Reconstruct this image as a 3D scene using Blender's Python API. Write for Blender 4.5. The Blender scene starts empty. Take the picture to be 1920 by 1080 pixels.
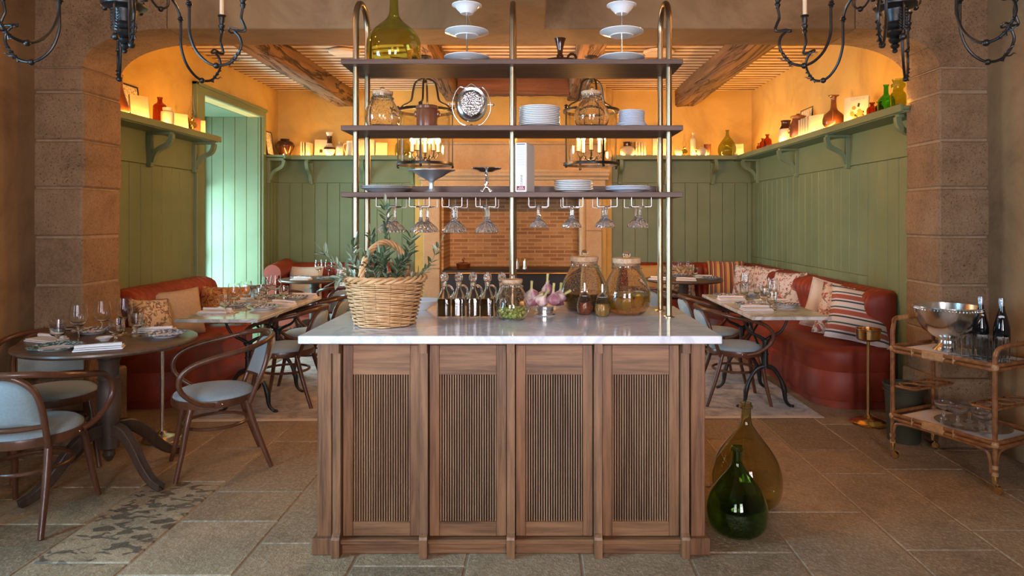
import bpy, math, random
from math import sin, cos, pi, sqrt, radians
from mathutils import Vector, Matrix
random.seed(7)
S = bpy.context.scene
COL = S.collection
# ---------------------------------------------------------------- camera
F = 1250.0            # focal length in pixels of the 1920 wide frame
EYE = 1.40
cam_d = bpy.data.cameras.new('camera'); cam = bpy.data.objects.new('camera', cam_d); COL.objects.link(cam)
cam.location = (0, 0, EYE); cam.rotation_euler = (pi/2, 0, 0)
cam_d.sensor_width = 36; cam_d.lens = F/1920*36
cam_d.shift_x = -43/1920; cam_d.shift_y = -129/1920
cam_d.clip_start = .05; cam_d.clip_end = 60
S.camera = cam
# ---------------------------------------------------------------- view and world
S.view_settings.view_transform = 'Standard'; S.view_settings.look = 'None'
S.view_settings.exposure = 0.5; S.view_settings.gamma = 1.0; S.view_settings.use_curve_mapping = False
W = bpy.data.worlds.new('sky'); S.world = W; W.use_nodes = True
W.node_tree.nodes['Background'].inputs[0].default_value = (.62, .78, 1, 1)
W.node_tree.nodes['Background'].inputs[1].default_value = 1.0
# ---------------------------------------------------------------- daylight through the windows and lamp light
def area(name, loc, rot, sx, sy, power, col, spread=None):
    d = bpy.data.lights.new(name, 'AREA'); d.shape = 'RECTANGLE'; d.size = sx; d.size_y = sy
    d.energy = power; d.color = col
    if spread: d.spread = spread
    o = bpy.data.objects.new(name, d); COL.objects.link(o); o.location = loc; o.rotation_euler = rot; return o
def point(name, loc, power, col, r=.02):
    d = bpy.data.lights.new(name, 'POINT'); d.energy = power; d.color = col; d.shadow_soft_size = r
    o = bpy.data.objects.new(name, d); COL.objects.link(o); o.location = loc; return o
# garden door in the left wall of the green room
area('daylight_garden_door', (-4.25, 7.1, .95), (0, -pi/2, 0), 1.5, 1.3, 120, (.50, .86, 1.0))
# windows of the front room behind the camera
area('daylight_rear_window_left', (-1.15, -1.75, 1.75), (pi/2, 0, 0), 1.0, 2.0, 33, (.98, .89, .96), radians(80))
area('daylight_rear_window_right', (.95, -1.75, 1.75), (pi/2, 0, 0), 1.0, 2.0, 33, (.98, .89, .96), radians(80))
area('daylight_side_window', (-3.45, 1.55, 1.6), (0, -pi/2, 0), 1.7, 1.1, 170, (.32, .68, 1.0))
# ---------------------------------------------------------------- mesh helpers
class MB:
    def __init__(s): s.v = []; s.f = []; s.m = []; s.cm = 0
    def add(s, vs, fs, T=None):
        b = len(s.v)
        if T is not None: vs = [T @ Vector(q) for q in vs]
        s.v += [tuple(q) for q in vs]; s.f += [tuple(b+i for i in f) for f in fs]; s.m += [s.cm]*len(fs); return s
    def box(s, x0, x1, y0, y1, z0, z1, T=None):
        vs = [(x0,y0,z0),(x1,y0,z0),(x1,y1,z0),(x0,y1,z0),(x0,y0,z1),(x1,y0,z1),(x1,y1,z1),(x0,y1,z1)]
        return s.add(vs, [(0,3,2,1),(4,5,6,7),(0,1,5,4),(1,2,6,5),(2,3,7,6),(3,0,4,7)], T)
    def bbox(s, x0, x1, y0, y1, z0, z1, b=.004, T=None):
        # box with chamfered edges
        vs = []; 
        for X, sx in ((x0,-1),(x1,1)):
            for Y, sy in ((y0,-1),(y1,1)):
                for Z, sz in ((z0,-1),(z1,1)):
                    vs += [(X, Y-sy*b, Z-sz*b), (X-sx*b, Y, Z-sz*b), (X-sx*b, Y-sy*b, Z)]
        def c(i,j,k): return (i*4+j*2+k)*3
        fs = []
        fs.append((c(0,0,0), c(0,0,1), c(0,1,1), c(0,1,0))); fs.append((c(1,0,0), c(1,1,0), c(1,1,1), c(1,0,1)))
        fs.append((c(0,0,0)+1, c(1,0,0)+1, c(1,0,1)+1, c(0,0,1)+1)); fs.append((c(0,1,0)+1, c(0,1,1)+1, c(1,1,1)+1, c(1,1,0)+1))
        fs.append((c(0,0,0)+2, c(0,1,0)+2, c(1,1,0)+2, c(1,0,0)+2)); fs.append((c(0,0,1)+2, c(1,0,1)+2, c(1,1,1)+2, c(0,1,1)+2))
        for j in (0,1):
            for k in (0,1):
                q = (c(0,j,k)+1, c(0,j,k)+2, c(1,j,k)+2, c(1,j,k)+1); fs.append(q if (j==k) else q[::-1])
        for i in (0,1):
            for k in (0,1):
                q = (c(i,0,k), c(i,0,k)+2, c(i,1,k)+2, c(i,1,k)); fs.append(q[::-1] if (i==k) else q)
        for i in (0,1):
            for j in (0,1):
                q = (c(i,j,0), c(i,j,0)+1, c(i,j,1)+1, c(i,j,1)); fs.append(q if (i==j) else q[::-1])
        for i in (0,1):
            for j in (0,1):
                for k in (0,1):
                    q = (c(i,j,k), c(i,j,k)+1, c(i,j,k)+2); fs.append(q[::-1] if (i+j+k)%2 else q)
        return s.add(vs, fs, T)
    def prism(s, poly, d0, d1, axis='y', T=None):
        # polygon in the plane normal to axis; y: (x,z)  x: (y,z)  z: (x,y)
        n = len(poly)
        def P(p, d): return (p[0], d, p[1]) if axis == 'y' else ((d, p[0], p[1]) if axis == 'x' else (p[0], p[1], d))
        vs = [P(p, d0) for p in poly] + [P(p, d1) for p in poly]
        fs = [tuple(range(n)), tuple(range(2*n-1, n-1, -1))] + [(i, n+i, n+(i+1)%n, (i+1)%n) for i in range(n)]
        return s.add(vs, fs, T)
    def loft(s, rings, closed=True, cap0=True, cap1=True, T=None):
        n = len(rings[0]); vs = [p for r in rings for p in r]; fs = []
        for k in range(len(rings)-1):
            for i in range(n if closed else n-1):
                j = (i+1) % n; fs.append((k*n+i, k*n+j, (k+1)*n+j, (k+1)*n+i))
        if closed and cap0: fs.append(tuple(range(n-1, -1, -1)))
        if closed and cap1: fs.append(tuple((len(rings)-1)*n+i for i in range(n)))
        return s.add(vs, fs, T)
    def lathe(s, prof, seg=24, T=None, sx=1, sy=1, wave=None):
        rings = []; vs = []; fs = []; idx = []
        for (r, z) in prof:
            if r < 1e-6: idx.append((len(vs),)); vs.append((0, 0, z))
            else:
                b = len(vs); idx.append(tuple(range(b, b+seg)))
                for i in range(seg):
                    a = 2*pi*i/seg; k = 1 + (wave(i, seg, r, z) if wave else 0)
                    vs.append((r*k*sx*cos(a), r*k*sy*sin(a), z))
        for a, b in zip(idx, idx[1:]):
            if len(a) == 1 and len(b) == 1: continue
            for i in range(seg):
                j = (i+1) % seg
                if len(a) == 1: fs.append((a[0], b[j], b[i]))
                elif len(b) == 1: fs.append((a[i], a[j], b[0]))
                else: fs.append((a[i], a[j], b[j], b[i]))
        return s.add(vs, fs, T)
    def tube(s, pts, r, seg=8, closed=False, T=None, smoothn=0, flat=1.0, caps=True):
        pts = [Vector(p) for p in pts]
        if smoothn: pts, r = spline(pts, r, smoothn, closed)
        n = len(pts)
        if not isinstance(r, (list, tuple)): r = [r]*n
        tan = []
        for i in range(n):
            a = pts[i-1] if (i > 0 or closed) else pts[i]; b = pts[(i+1) % n] if (i < n-1 or closed) else pts[i]
            t = (b-a); tan.append(t.normalized() if t.length > 1e-9 else Vector((0,0,1)))
        up = Vector((0,0,1))
        if abs(tan[0].dot(up)) > .9: up = Vector((1,0,0))
        u = (up - tan[0]*up.dot(tan[0])).normalized(); rings = []
        for i in range(n):
            u = (u - tan[i]*u.dot(tan[i]))
            u = u.normalized() if u.length > 1e-6 else Vector((1,0,0))
            w = tan[i].cross(u)
            rings.append([pts[i] + (u*cos(2*pi*k/seg)*flat + w*sin(2*pi*k/seg))*r[i] for k in range(seg)])
        if closed: rings.append(rings[0])
        return s.loft(rings, True, caps and not closed, caps and not closed, T)
    def sphere(s, c, r, seg=12, rings=8, T=None, sc=(1,1,1)):
        prof = [(r*sin(pi*i/rings), -r*cos(pi*i/rings)) for i in range(rings+1)]
        prof[0] = (0, -r); prof[-1] = (0, r)
        M_ = Matrix.Translation(Vector(c)) @ Matrix.Diagonal((sc[0], sc[1], sc[2], 1))
        return s.lathe(prof, seg, (T @ M_) if T is not None else M_)
    def build(s, name, mat, parent=None, smooth=True, ang=None, loc=None):
        me = bpy.data.meshes.new(name); me.from_pydata(s.v, [], s.f)
        mats = mat if isinstance(mat, (list, tuple)) else [mat]
        for m in mats: me.materials.append(m)
        if len(mats) > 1: me.polygons.foreach_set('material_index', s.m)
        me.polygons.foreach_set('use_smooth', [bool(smooth)]*len(s.f))
        if smooth: me.set_sharp_from_angle(angle=radians(ang or 35))
        me.update()
        o = bpy.data.objects.new(name, me); COL.objects.link(o)
        if parent is not None: o.parent = parent
        if loc is not None: o.location = loc
        return o
def spline(pts, r, n, closed=False):
    # Catmull-Rom through the points, n steps a span
    P = list(pts); N = len(P); R = r if isinstance(r, (list, tuple)) else [r]*N; out = []; ro = []
    for i in range(N if closed else N-1):
        if closed: a, b, c, d = P[i-1], P[i], P[(i+1)%N], P[(i+2)%N]; rb, rc = R[i], R[(i+1)%N]
        else: a, b, c, d = P[max(i-1,0)], P[i], P[i+1], P[min(i+2,N-1)]; rb, rc = R[i], R[i+1]
        for k in range(n):
            t = k/n; t2 = t*t; t3 = t2*t
            out.append((b*2 + (c-a)*t + (a*2-b*5+c*4-d)*t2 + (b*3-a-c*3+d)*t3)*.5); ro.append(rb+(rc-rb)*t)
    if not closed: out.append(P[-1]); ro.append(R[-1])
    return out, ro
def vessel(prof, t=.003, lip=None):
    # closed glass or clay wall: outer profile (bottom to top) and the inner one back down
    inner = [(max(r-t, .0004), z) for r, z in prof if z > prof[0][1]+t*1.5]
    inner.reverse()
    rb = max([r for r, z in prof if z <= prof[0][1]+t*3]+[prof[0][0]])
    return [(0, prof[0][1])] + list(prof) + inner + [(max(rb-t*2, .001)*.9, prof[0][1]+t), (0, prof[0][1]+t)]
def fillprof(prof, t, z1):
    # the body of a liquid inside a vessel of that outer profile, up to z1
    out = []
    z0 = prof[0][1]+t*1.3
    P = [(r-t*1.15, z) for r, z in prof]
    def rad(z):
        for (r0, a), (r1, b) in zip(P, P[1:]):
            if a <= z <= b and b > a: return r0+(r1-r0)*(z-a)/(b-a)
        return P[0][0]
    n = 10
    out.append((0, z0))
    for i in range(n+1): 
        z = z0+(z1-z0)*i/n; out.append((max(rad(z), .001), z))
    out.append((0, z1)); return out
def thing(name, label, cat, loc=(0,0,0), rz=0, group=None, rot=None):
    o = bpy.data.objects.new(name, None); COL.objects.link(o); o.empty_display_size = .05
    o.location = loc; o.rotation_euler = rot or (0, 0, rz); o['label'] = label; o['category'] = cat
    if group: o['group'] = group
    return o
def tag(o, label=None, cat=None, group=None, kind=None, loc=None, rz=None):
    if label: o['label'] = label
    if cat: o['category'] = cat
    if group: o['group'] = group
    if kind: o['kind'] = kind
    if loc is not None: o.location = loc
    if rz is not None: o.rotation_euler = (0, 0, rz)
    return o
def struct(mb, name, mat, smooth=False): return tag(mb.build(name, mat, None, smooth), kind='structure')
KIDS = {}
def dup(o, parent=None):
    c = o.copy(); COL.objects.link(c)
    if parent is not None: c.parent = parent
    for ch in KIDS.setdefault(o.name, [q for q in COL.objects if q.parent == o]): dup(ch, c)
    return c
PROTO = {}
def place(kind, maker, loc, rz, label, group=None, scale=None, rot=None, key=None):
    # the first call builds the thing, each later one copies it with its parts
    k = (kind, key)
    if k not in PROTO: o = maker(); PROTO[k] = o
    else: o = dup(PROTO[k])
    o.location = loc; o.rotation_euler = rot or (0, 0, rz); o['label'] = label
    if group: o['group'] = group
    elif 'group' in o: del o['group']
    if scale: o.scale = scale if isinstance(scale, tuple) else (scale,)*3
    return o
def TR(x=0, y=0, z=0, rx=0, ry=0, rz=0, s=1):
    M_ = Matrix.Translation((x, y, z))
    if rz: M_ = M_ @ Matrix.Rotation(rz, 4, 'Z')
    if ry: M_ = M_ @ Matrix.Rotation(ry, 4, 'Y')
    if rx: M_ = M_ @ Matrix.Rotation(rx, 4, 'X')
    if s != 1: M_ = M_ @ Matrix.Scale(s, 4)
    return M_
def text(name, body, size, mat, parent, loc, rot, ext=.0004):
    cu = bpy.data.curves.new(name, 'FONT'); cu.body = body; cu.size = size; cu.extrude = ext; cu.align_x = 'CENTER'; cu.align_y = 'CENTER'
    tmp = bpy.data.objects.new(name+'_c', cu); COL.objects.link(tmp)
    bpy.context.view_layer.update()
    me = bpy.data.meshes.new_from_object(tmp.evaluated_get(bpy.context.evaluated_depsgraph_get()))
    bpy.data.objects.remove(tmp); me.materials.clear(); me.materials.append(mat)
    o = bpy.data.objects.new(name, me); COL.objects.link(o); o.parent = parent; o.location = loc; o.rotation_euler = rot; return o
# ---------------------------------------------------------------- materials
class NT:
    def __init__(s, name):
        s.m = bpy.data.materials.new(name); s.m.use_nodes = True; s.t = s.m.node_tree; s.n = s.t.nodes; s.b = s.n['Principled BSDF']; s.co = None
    def node(s, t, **k):
        q = s.n.new(t)
        for a, v in k.items(): setattr(q, a, v)
        return q
    def link(s, a, b): s.t.links.new(a, b)
    def coord(s, scale=(1,1,1), which='Object', rot=(0,0,0)):
        tc = s.node('ShaderNodeTexCoord'); mp = s.node('ShaderNodeMapping'); mp.inputs['Scale'].default_value = scale; mp.inputs['Rotation'].default_value = rot
        s.link(tc.outputs[which], mp.inputs[0]); return mp.outputs[0]
    def noise(s, co, scale, detail=4, rough=.6, dist=0):
        q = s.node('ShaderNodeTexNoise'); q.inputs['Scale'].default_value = scale; q.inputs['Detail'].default_value = detail
        q.inputs['Roughness'].default_value = rough; q.inputs['Distortion'].default_value = dist; s.link(co, q.inputs['Vector']); return q.outputs['Fac']
    def vor(s, co, scale, feature='F1'):
        q = s.node('ShaderNodeTexVoronoi', feature=feature); q.inputs['Scale'].default_value = scale; s.link(co, q.inputs['Vector']); return q.outputs['Distance']
    def ramp(s, fac, stops, interp='LINEAR'):
        q = s.node('ShaderNodeValToRGB'); e = q.color_ramp.elements; q.color_ramp.interpolation = interp
        e[0].position, e[0].color = stops[0][0], (*stops[0][1], 1) if len(stops[0][1]) == 3 else stops[0][1]
        e[1].position, e[1].color = stops[-1][0], (*stops[-1][1], 1)
        for p, c in stops[1:-1]: x = e.new(p); x.color = (*c, 1)
        s.link(fac, q.inputs[0]); return q.outputs[0]
    def mix(s, fac, a, b, mode='MIX'):
        q = s.node('ShaderNodeMix', data_type='RGBA', blend_type=mode)
        for v, i in ((fac, 0), (a, 6), (b, 7)):
            if isinstance(v, (int, float)): q.inputs[i].default_value = v
            elif isinstance(v, tuple): q.inputs[i].default_value = (*v, 1)
            else: s.link(v, q.inputs[i])
        return q.outputs[2]
    def bump(s, h, strength=.3, dist=.01):
        q = s.node('ShaderNodeBump'); q.inputs['Strength'].default_value = strength; q.inputs['Distance'].default_value = dist
        s.link(h, q.inputs['Height']); s.link(q.outputs[0], s.b.inputs['Normal']); return q
    def base(s, c):
        if isinstance(c, tuple): s.b.inputs['Base Color'].default_value = (*c, 1)
        else: s.link(c, s.b.inputs['Base Color'])
    def set(s, **k):
        names = dict(rough='Roughness', metal='Metallic', trans='Transmission Weight', ior='IOR', coat='Coat Weight', sheen='Sheen Weight', spec='Specular IOR Level', alpha='Alpha', sss='Subsurface Weight')
        for a, v in k.items(): s.b.inputs[names[a]].default_value = v
        return s
def gray(v): return (v, v, v)
def pm(name, c, c2=None, scale=6, stretch=(1,1,1), rough=.5, metal=0, bump=0, bscale=None, lo=.35, hi=.65, dist=0, detail=4, **k):
    t = NT(name); co = t.coord(stretch)
    if c2: t.base(t.ramp(t.noise(co, scale, detail, .6, dist), [(lo, c), (hi, c2)]))
    else: t.base(c)
    t.set(rough=rough, metal=metal, **k)
    if bump: t.bump(t.noise(co, bscale or scale*4, 3), bump, .004)
    return t.m
def glass(name, c=(1,1,1), rough=0.0, ior=1.45, seeds=0, ribs=0):
    t = NT(name); t.base(c); t.set(rough=rough, trans=1.0, ior=ior)
    if seeds: co = t.coord(); t.bump(t.ramp(t.vor(co, seeds), [(.0, gray(0)), (.26, gray(1))]), .6, .004)
    if ribs:
        pass
    return t.m
def emis(name, c, st):
    t = NT(name); t.base((0,0,0)); t.b.inputs['Emission Color'].default_value = (*c, 1); t.b.inputs['Emission Strength'].default_value = st; return t.m
def thin_glass(name, tint=(1,1,1)):
    t = NT(name); n = t.n; tr = t.node('ShaderNodeBsdfTransparent'); tr.inputs[0].default_value = (*tint, 1)
    gl = t.node('ShaderNodeBsdfGlossy'); gl.inputs['Roughness'].default_value = .02
    lw = t.node('ShaderNodeLayerWeight'); lw.inputs[0].default_value = .12; mx = t.node('ShaderNodeMixShader')
    t.link(lw.outputs['Facing'], mx.inputs[0]); t.link(tr.outputs[0], mx.inputs[1]); t.link(gl.outputs[0], mx.inputs[2])
    t.link(mx.outputs[0], n['Material Output'].inputs[0]); return t.m
m = {}
def oak(name, d, l, rough=.45, axis='z', fine=60):
    # oak grain running along one axis
    t = NT(name); st = {'z': (1,1,.05), 'x': (.05,1,1), 'y': (1,.05,1)}[axis]
    co = t.coord(st); a = t.noise(co, fine, 5, .7, .4); b = t.noise(t.coord(tuple(q*.35 if q == 1 else q for q in st)), fine*.4, 3)
    c1 = t.ramp(a, [(.34, d), (.62, l)]); t.base(t.mix(.35, c1, t.ramp(b, [(.4, d), (.6, l)]))); t.set(rough=rough); t.bump(a, .25, .002); return t.m
m['oak_v'] = oak('oak_vertical', (.065,.025,.010), (.285,.135,.057))
m['oak_h'] = oak('oak_horizontal', (.065,.025,.010), (.285,.135,.057), axis='x')
m['oak_reed'] = oak('oak_reed', (.20,.095,.045), (.46,.26,.14))
m['reed_gap'] = pm('dark_reed_backing', (.012,.007,.004), rough=.8)
m['shelf_wood'] = oak('dark_stained_oak', (.030,.012,.006), (.12,.050,.026), .5, 'x')
m['table_wood'] = oak('smoked_oak_top', (.06,.034,.022), (.155,.092,.06), .33, 'x', 30)
m['beech'] = oak('stained_beech', (.065,.024,.012), (.135,.052,.026), .28, 'z', 30)
m['pedestal'] = oak('dark_pedestal_wood', (.045,.028,.020), (.10,.062,.044), .4, 'z', 30)
# marble
t = NT('white_veined_marble'); co = t.coord(); n1 = t.noise(co, 2.2, 8, .62, 1.6); v = t.ramp(n1, [(.46, (.80,.79,.80)), (.50, (.50,.50,.53)), (.54, (.80,.79,.80))])
t.base(t.mix(.55, v, t.ramp(t.noise(co, 5, 5), [(.3, (.64,.63,.65)), (.7, (.86,.85,.86))]))); t.set(rough=.10, spec=.6); m['marble'] = t.m
t = NT('speckled_table_marble'); co = t.coord(); n1 = t.noise(co, 4, 8, .62, 1.2)
t.base(t.ramp(n1, [(.40, (.62,.60,.57)), (.50, (.40,.38,.36)), (.56, (.68,.66,.62))])); t.set(rough=.13); m['marble_table'] = t.m
m['bronze'] = pm('brushed_bronze', (.44,.32,.20), rough=.30, metal=1)
m['brass'] = pm('polished_brass', (.75,.50,.22), rough=.16, metal=1)
m['silver'] = pm('polished_silver', (.74,.72,.69), (.88,.86,.83), 9, rough=.2, metal=1)
m['satin_silver'] = pm('satin_silver', (.78,.77,.76), rough=.42, metal=.75)
m['pewter'] = pm('old_pewter', (.42,.41,.42), (.58,.57,.58), 14, rough=.38, metal=.8, bump=.1)
m['iron'] = pm('black_wrought_iron', (.005,.0045,.0045), (.012,.010,.010), 30, rough=.38, metal=0, bump=.15, bscale=60)
m['cast_iron'] = pm('black_cast_iron', (.012,.011,.011), rough=.4, bump=.2, bscale=90)
m['dark_bronze'] = pm('dark_bronze', (.045,.032,.022), rough=.4, metal=.8)
t = NT('rust_red_leather'); co = t.coord(); t.base(t.ramp(t.noise(co, 3, 4), [(.3, (.175,.022,.010)), (.7, (.30,.045,.018))])); t.set(rough=.5, spec=.4); t.bump(t.vor(co, 320), .12, .001); m['leather'] = t.m
def paint(name, a, b, rough=.55): return pm(name, a, b, 3, rough=rough, bump=.04, bscale=60)
m['green'] = paint('sage_green_paint', (.155,.200,.098), (.180,.228,.115), .48)
t = NT('ochre_lime_plaster'); co = t.coord(); a = t.noise(co, 1.6, 6, .65, .6)
t.base(t.ramp(a, [(.3, (.46,.28,.072)), (.5, (.58,.375,.105)), (.72, (.64,.43,.135))])); t.set(rough=.85); t.bump(t.noise(co, 14, 5), .25, .01); m['plaster'] = t.m
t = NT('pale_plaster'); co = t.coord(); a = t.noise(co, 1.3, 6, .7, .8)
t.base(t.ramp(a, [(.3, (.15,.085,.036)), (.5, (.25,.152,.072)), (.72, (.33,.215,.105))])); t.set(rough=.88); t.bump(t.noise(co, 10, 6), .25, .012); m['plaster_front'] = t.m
def stone(name, a, b, c, pit=.9, sc=1):
    t = NT(name); co = t.coord(); n1 = t.noise(co, 3.5*sc, 8, .7, .3); n2 = t.noise(co, 60, 4, .7)
    pits = t.ramp(t.noise(co, 120, 3, .6, .4), [(.27, gray(0)), (.38, gray(1))])
    col = t.ramp(n1, [(.28, a), (.5, b), (.75, c)]); col = t.mix(.35, col, t.ramp(n2, [(.3, a), (.7, c)]))
    t.base(t.mix(pits, tuple(q*(.55 if pit > .5 else .95) for q in a), col)); t.set(rough=.9); h = t.mix(.35, pits, n1); h2 = t.mix(.3, h, n2); t.bump(h2, pit, .012); return t.m
m['stone'] = stone('pitted_limestone', (.12,.068,.034), (.25,.152,.08), (.38,.255,.145))
m['stone_fire'] = stone('smooth_mantel_stone', (.36,.25,.14), (.47,.34,.20), (.56,.43,.28), .3)
m['mortar'] = pm('lime_mortar', (.27,.19,.115), (.36,.26,.165), 20, rough=.95, bump=.4)
m['old_beam'] = None
t = NT('old_rough_beam'); co = t.coord((1,.08,1)); a = t.noise(co, 9, 7, .7, .8); cr = t.ramp(t.noise(co, 5, 4, .6, 1.5), [(.46, gray(1)), (.49, gray(0)), (.52, gray(1))])
t.base(t.mix(cr, (.02,.010,.005), t.ramp(a, [(.3, (.10,.048,.020)), (.7, (.30,.165,.075))]))); t.set(rough=.85); t.bump(t.mix(.5, a, cr), .8, .02); m['old_beam'] = t.m
t = NT('old_red_lintel'); co = t.coord((.08,1,1)); a = t.noise(co, 9, 7, .7, .8)
t.base(t.ramp(a, [(.3, (.07,.025,.012)), (.7, (.22,.09,.045))])); t.set(rough=.8); t.bump(a, .8, .02); m['lintel'] = t.m
m['joist_gap'] = pm('ceiling_infill_plaster', (.62,.50,.36), (.74,.62,.47), 12, (.2,1,1), rough=.9, bump=.5, bscale=20)
m['joist'] = pm('brown_ceiling_joist', (.20,.105,.045), (.32,.18,.085), 9, rough=.9)
m['cork'] = pm('cork', (.42,.25,.13), (.60,.40,.24), 60, rough=.8, bump=.3)
m['wicker'] = pm('willow_wicker', (.46,.24,.09), (.72,.45,.22), 26, rough=.5, lo=.3, hi=.7)
m['rattan'] = pm('rattan_cane', (.15,.052,.017), (.30,.125,.045), 30, rough=.3)
m['binding'] = pm('cane_binding', (.34,.17,.07), (.5,.28,.12), 60, rough=.5)
m['porcelain'] = pm('white_porcelain', (.80,.79,.77), rough=.12, coat=.3)
m['plate_grey'] = pm('pale_grey_glaze', (.60,.63,.70), rough=.18)
m['blue_rim'] = pm('blue_printed_rim', (.70,.72,.74), (.07,.12,.22), 70, rough=.15, lo=.42, hi=.52)
m['teal_rim'] = pm('teal_printed_rim', (.62,.70,.68), (.02,.13,.15), 60, rough=.15, lo=.40, hi=.50)
m['linen'] = pm('white_linen', (.78,.74,.72), rough=.9, bump=.15, bscale=400)
m['glass'] = glass('clear_glass', (.97,.985,.98))
m['wine_glass'] = glass('thin_clear_glass', (.98,.99,.99), ior=1.35)
m['seeded'] = glass('seeded_glass', (.98,.96,.93), ior=1.4, seeds=150)
m['crystal'] = pm('pressed_crystal', (.99,.98,.97), rough=.0, trans=.95, ior=1.5)
m['demi_green'] = glass('dark_green_glass', (.36,.60,.24), ior=1.4)
m['demi_olive'] = glass('olive_green_glass', (.72,.74,.30), ior=1.4)
m['demi_amber'] = glass('amber_green_glass', (.70,.66,.40), ior=1.4)
m['bottle_dark'] = pm('black_bottle_glass', (.006,.006,.008), rough=.06, coat=.5)
m['brown_glass'] = glass('brown_glass', (.55,.18,.06), ior=1.35)
m['bright_green'] = glass('bright_green_glass', (.16,.62,.16), ior=1.35)
m['yellow_green'] = glass('yellow_green_glass', (.62,.68,.12), ior=1.35)
m['pale_green'] = glass('pale_green_glass', (.66,.74,.38), ior=1.3)
m['oil'] = pm('olive_oil', (.10,.055,.008), rough=.03, trans=.75, ior=1.33)
m['oil_gold'] = pm('golden_oil', (.50,.29,.03), rough=.03, trans=.85, ior=1.33)
m['honey'] = pm('amber_honey', (.42,.10,.025), rough=.05, trans=.5, ior=1.4)
m['honey_gold'] = pm('golden_honey', (.66,.34,.05), rough=.05, trans=.6, ior=1.4)
m['olives'] = pm('green_olive', (.30,.40,.05), (.50,.52,.12), 30, rough=.25)
m['lemon'] = pm('lemon_slice', (.75,.48,.04), rough=.35)
m['garlic'] = pm('purple_garlic_skin', (.78,.66,.58), (.34,.13,.18), 16, (1,1,.25), rough=.4, lo=.4, hi=.6)
m['garlic_stem'] = pm('garlic_stem', (.42,.42,.12), (.60,.55,.26), 20, (1,1,.2), rough=.5)
m['leaf'] = pm('olive_leaf', (.045,.085,.038), (.11,.15,.07), 20, rough=.38)
m['leaf_pale'] = pm('silvery_olive_leaf', (.17,.23,.14), (.30,.36,.26), 20, rough=.4)
m['twig'] = pm('olive_twig', (.22,.19,.11), rough=.7)
m['fabric'] = pm('blue_grey_fabric', (.27,.36,.40), (.32,.41,.45), 90, rough=.9, bump=.2, bscale=500, sheen=.25)
m['candle'] = pm('ivory_candle', (.80,.62,.42), rough=.4, sss=0.0)
m['crock'] = pm('brown_salt_glaze', (.13,.042,.020), (.20,.07,.035), 9, rough=.24)
m['dark_glaze'] = pm('dark_brown_glaze', (.035,.010,.004), (.07,.02,.008), 9, rough=.10)
m['amber_glaze'] = pm('amber_brown_glaze', (.24,.075,.02), (.12,.035,.012), 7, rough=.22)
m['white_glaze'] = pm('cream_glaze', (.56,.48,.34), (.62,.55,.42), 9, rough=.25)
m['stoneware'] = pm('pale_stoneware', (.62,.50,.30), (.72,.60,.40), 14, rough=.5)
m['paper'] = pm('aged_paper', (.46,.37,.23), (.56,.47,.32), 8, rough=.85)
m['paper_white'] = pm('white_card', (.80,.76,.72), rough=.6)
m['ink'] = pm('printing_ink', (.02,.015,.01), rough=.6)
m['red_ink'] = pm('dark_red_label', (.25,.02,.02), rough=.5)
m['print_text'] = pm('faint_grey_print', (.30,.26,.24), rough=.6)
m['frame_black'] = pm('black_frame', (.012,.008,.006), rough=.3)
m['bin'] = pm('olive_painted_tin', (.045,.045,.025), rough=.45)
m['foil'] = pm('silver_foil', (.55,.55,.62), rough=.25, metal=1, bump=.3, bscale=120)
m['led'] = emis('warm_led_strip', (1, .47, .10), 112)
m['bulb'] = emis('glowing_bulb', (1, .46, .13), 700)
m['lantern_glass'] = thin_glass('lantern_glass', (.97,.96,.93))
m['black'] = pm('matt_black', (.008,.007,.006), rough=.45)
# cushion cloths
def stripes(name, cols, scale, axis='X', rough=.9):
    t = NT(name); co = t.coord(); sp = t.node('ShaderNodeSeparateXYZ'); t.link(co, sp.inputs[0])
    ml = t.node('ShaderNodeMath', operation='MULTIPLY'); ml.inputs[1].default_value = scale; t.link(sp.outputs[axis], ml.inputs[0])
    fr = t.node('ShaderNodeMath', operation='FRACT'); t.link(ml.outputs[0], fr.inputs[0])
    n = len(cols); st = []; pos = 0
    tot = sum(w for w, c in cols); out = []
    for w, c in cols: out.append((pos/tot, c)); pos += w
    t.base(t.ramp(fr.outputs[0], out, 'CONSTANT')); t.set(rough=rough, sheen=.2); t.bump(t.noise(co, 400, 2), .15, .002); return t.m
def floral(name, bg, c1, c2, c3, sc=9):
    t = NT(name); co = t.coord(); n1 = t.noise(co, sc, 3, .6, 2.4); n2 = t.noise(t.coord((1,1,1), rot=(.5,.3,.8)), sc*.8, 3, .6, 2.8); n3 = t.noise(t.coord(rot=(1.2,0,.4)), sc*1.7, 3, .5, 2)
    a = t.ramp(n1, [(.0, gray(0)), (.545, gray(0)), (.56, gray(1))]); b = t.ramp(n2, [(.0, gray(0)), (.56, gray(0)), (.575, gray(1))])
    c = t.ramp(n3, [(.0, gray(0)), (.595, gray(0)), (.61, gray(1))])
    t.base(t.mix(c, t.mix(b, t.mix(a, bg, c1), c2), c3)); t.set(rough=.92, sheen=.2); t.bump(t.noise(co, 400, 2), .15, .002); return t.m
m['cush_plain'] = pm('sand_linen', (.46,.33,.20), (.52,.38,.24), 60, rough=.95, bump=.2, bscale=300)
m['cush_cream'] = pm('cream_linen', (.62,.52,.42), (.66,.56,.46), 60, rough=.95, bump=.2, bscale=300)
m['cush_mustard'] = pm('mustard_linen', (.55,.34,.12), rough=.95, bump=.2, bscale=300)
m['cush_floral'] = floral('red_floral_print', (.66,.57,.50), (.36,.07,.06), (.20,.15,.09), (.45,.20,.12))
m['cush_floral2'] = floral('brown_leaf_print', (.62,.50,.36), (.22,.10,.08), (.30,.20,.08), (.14,.16,.14), 11)
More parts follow.
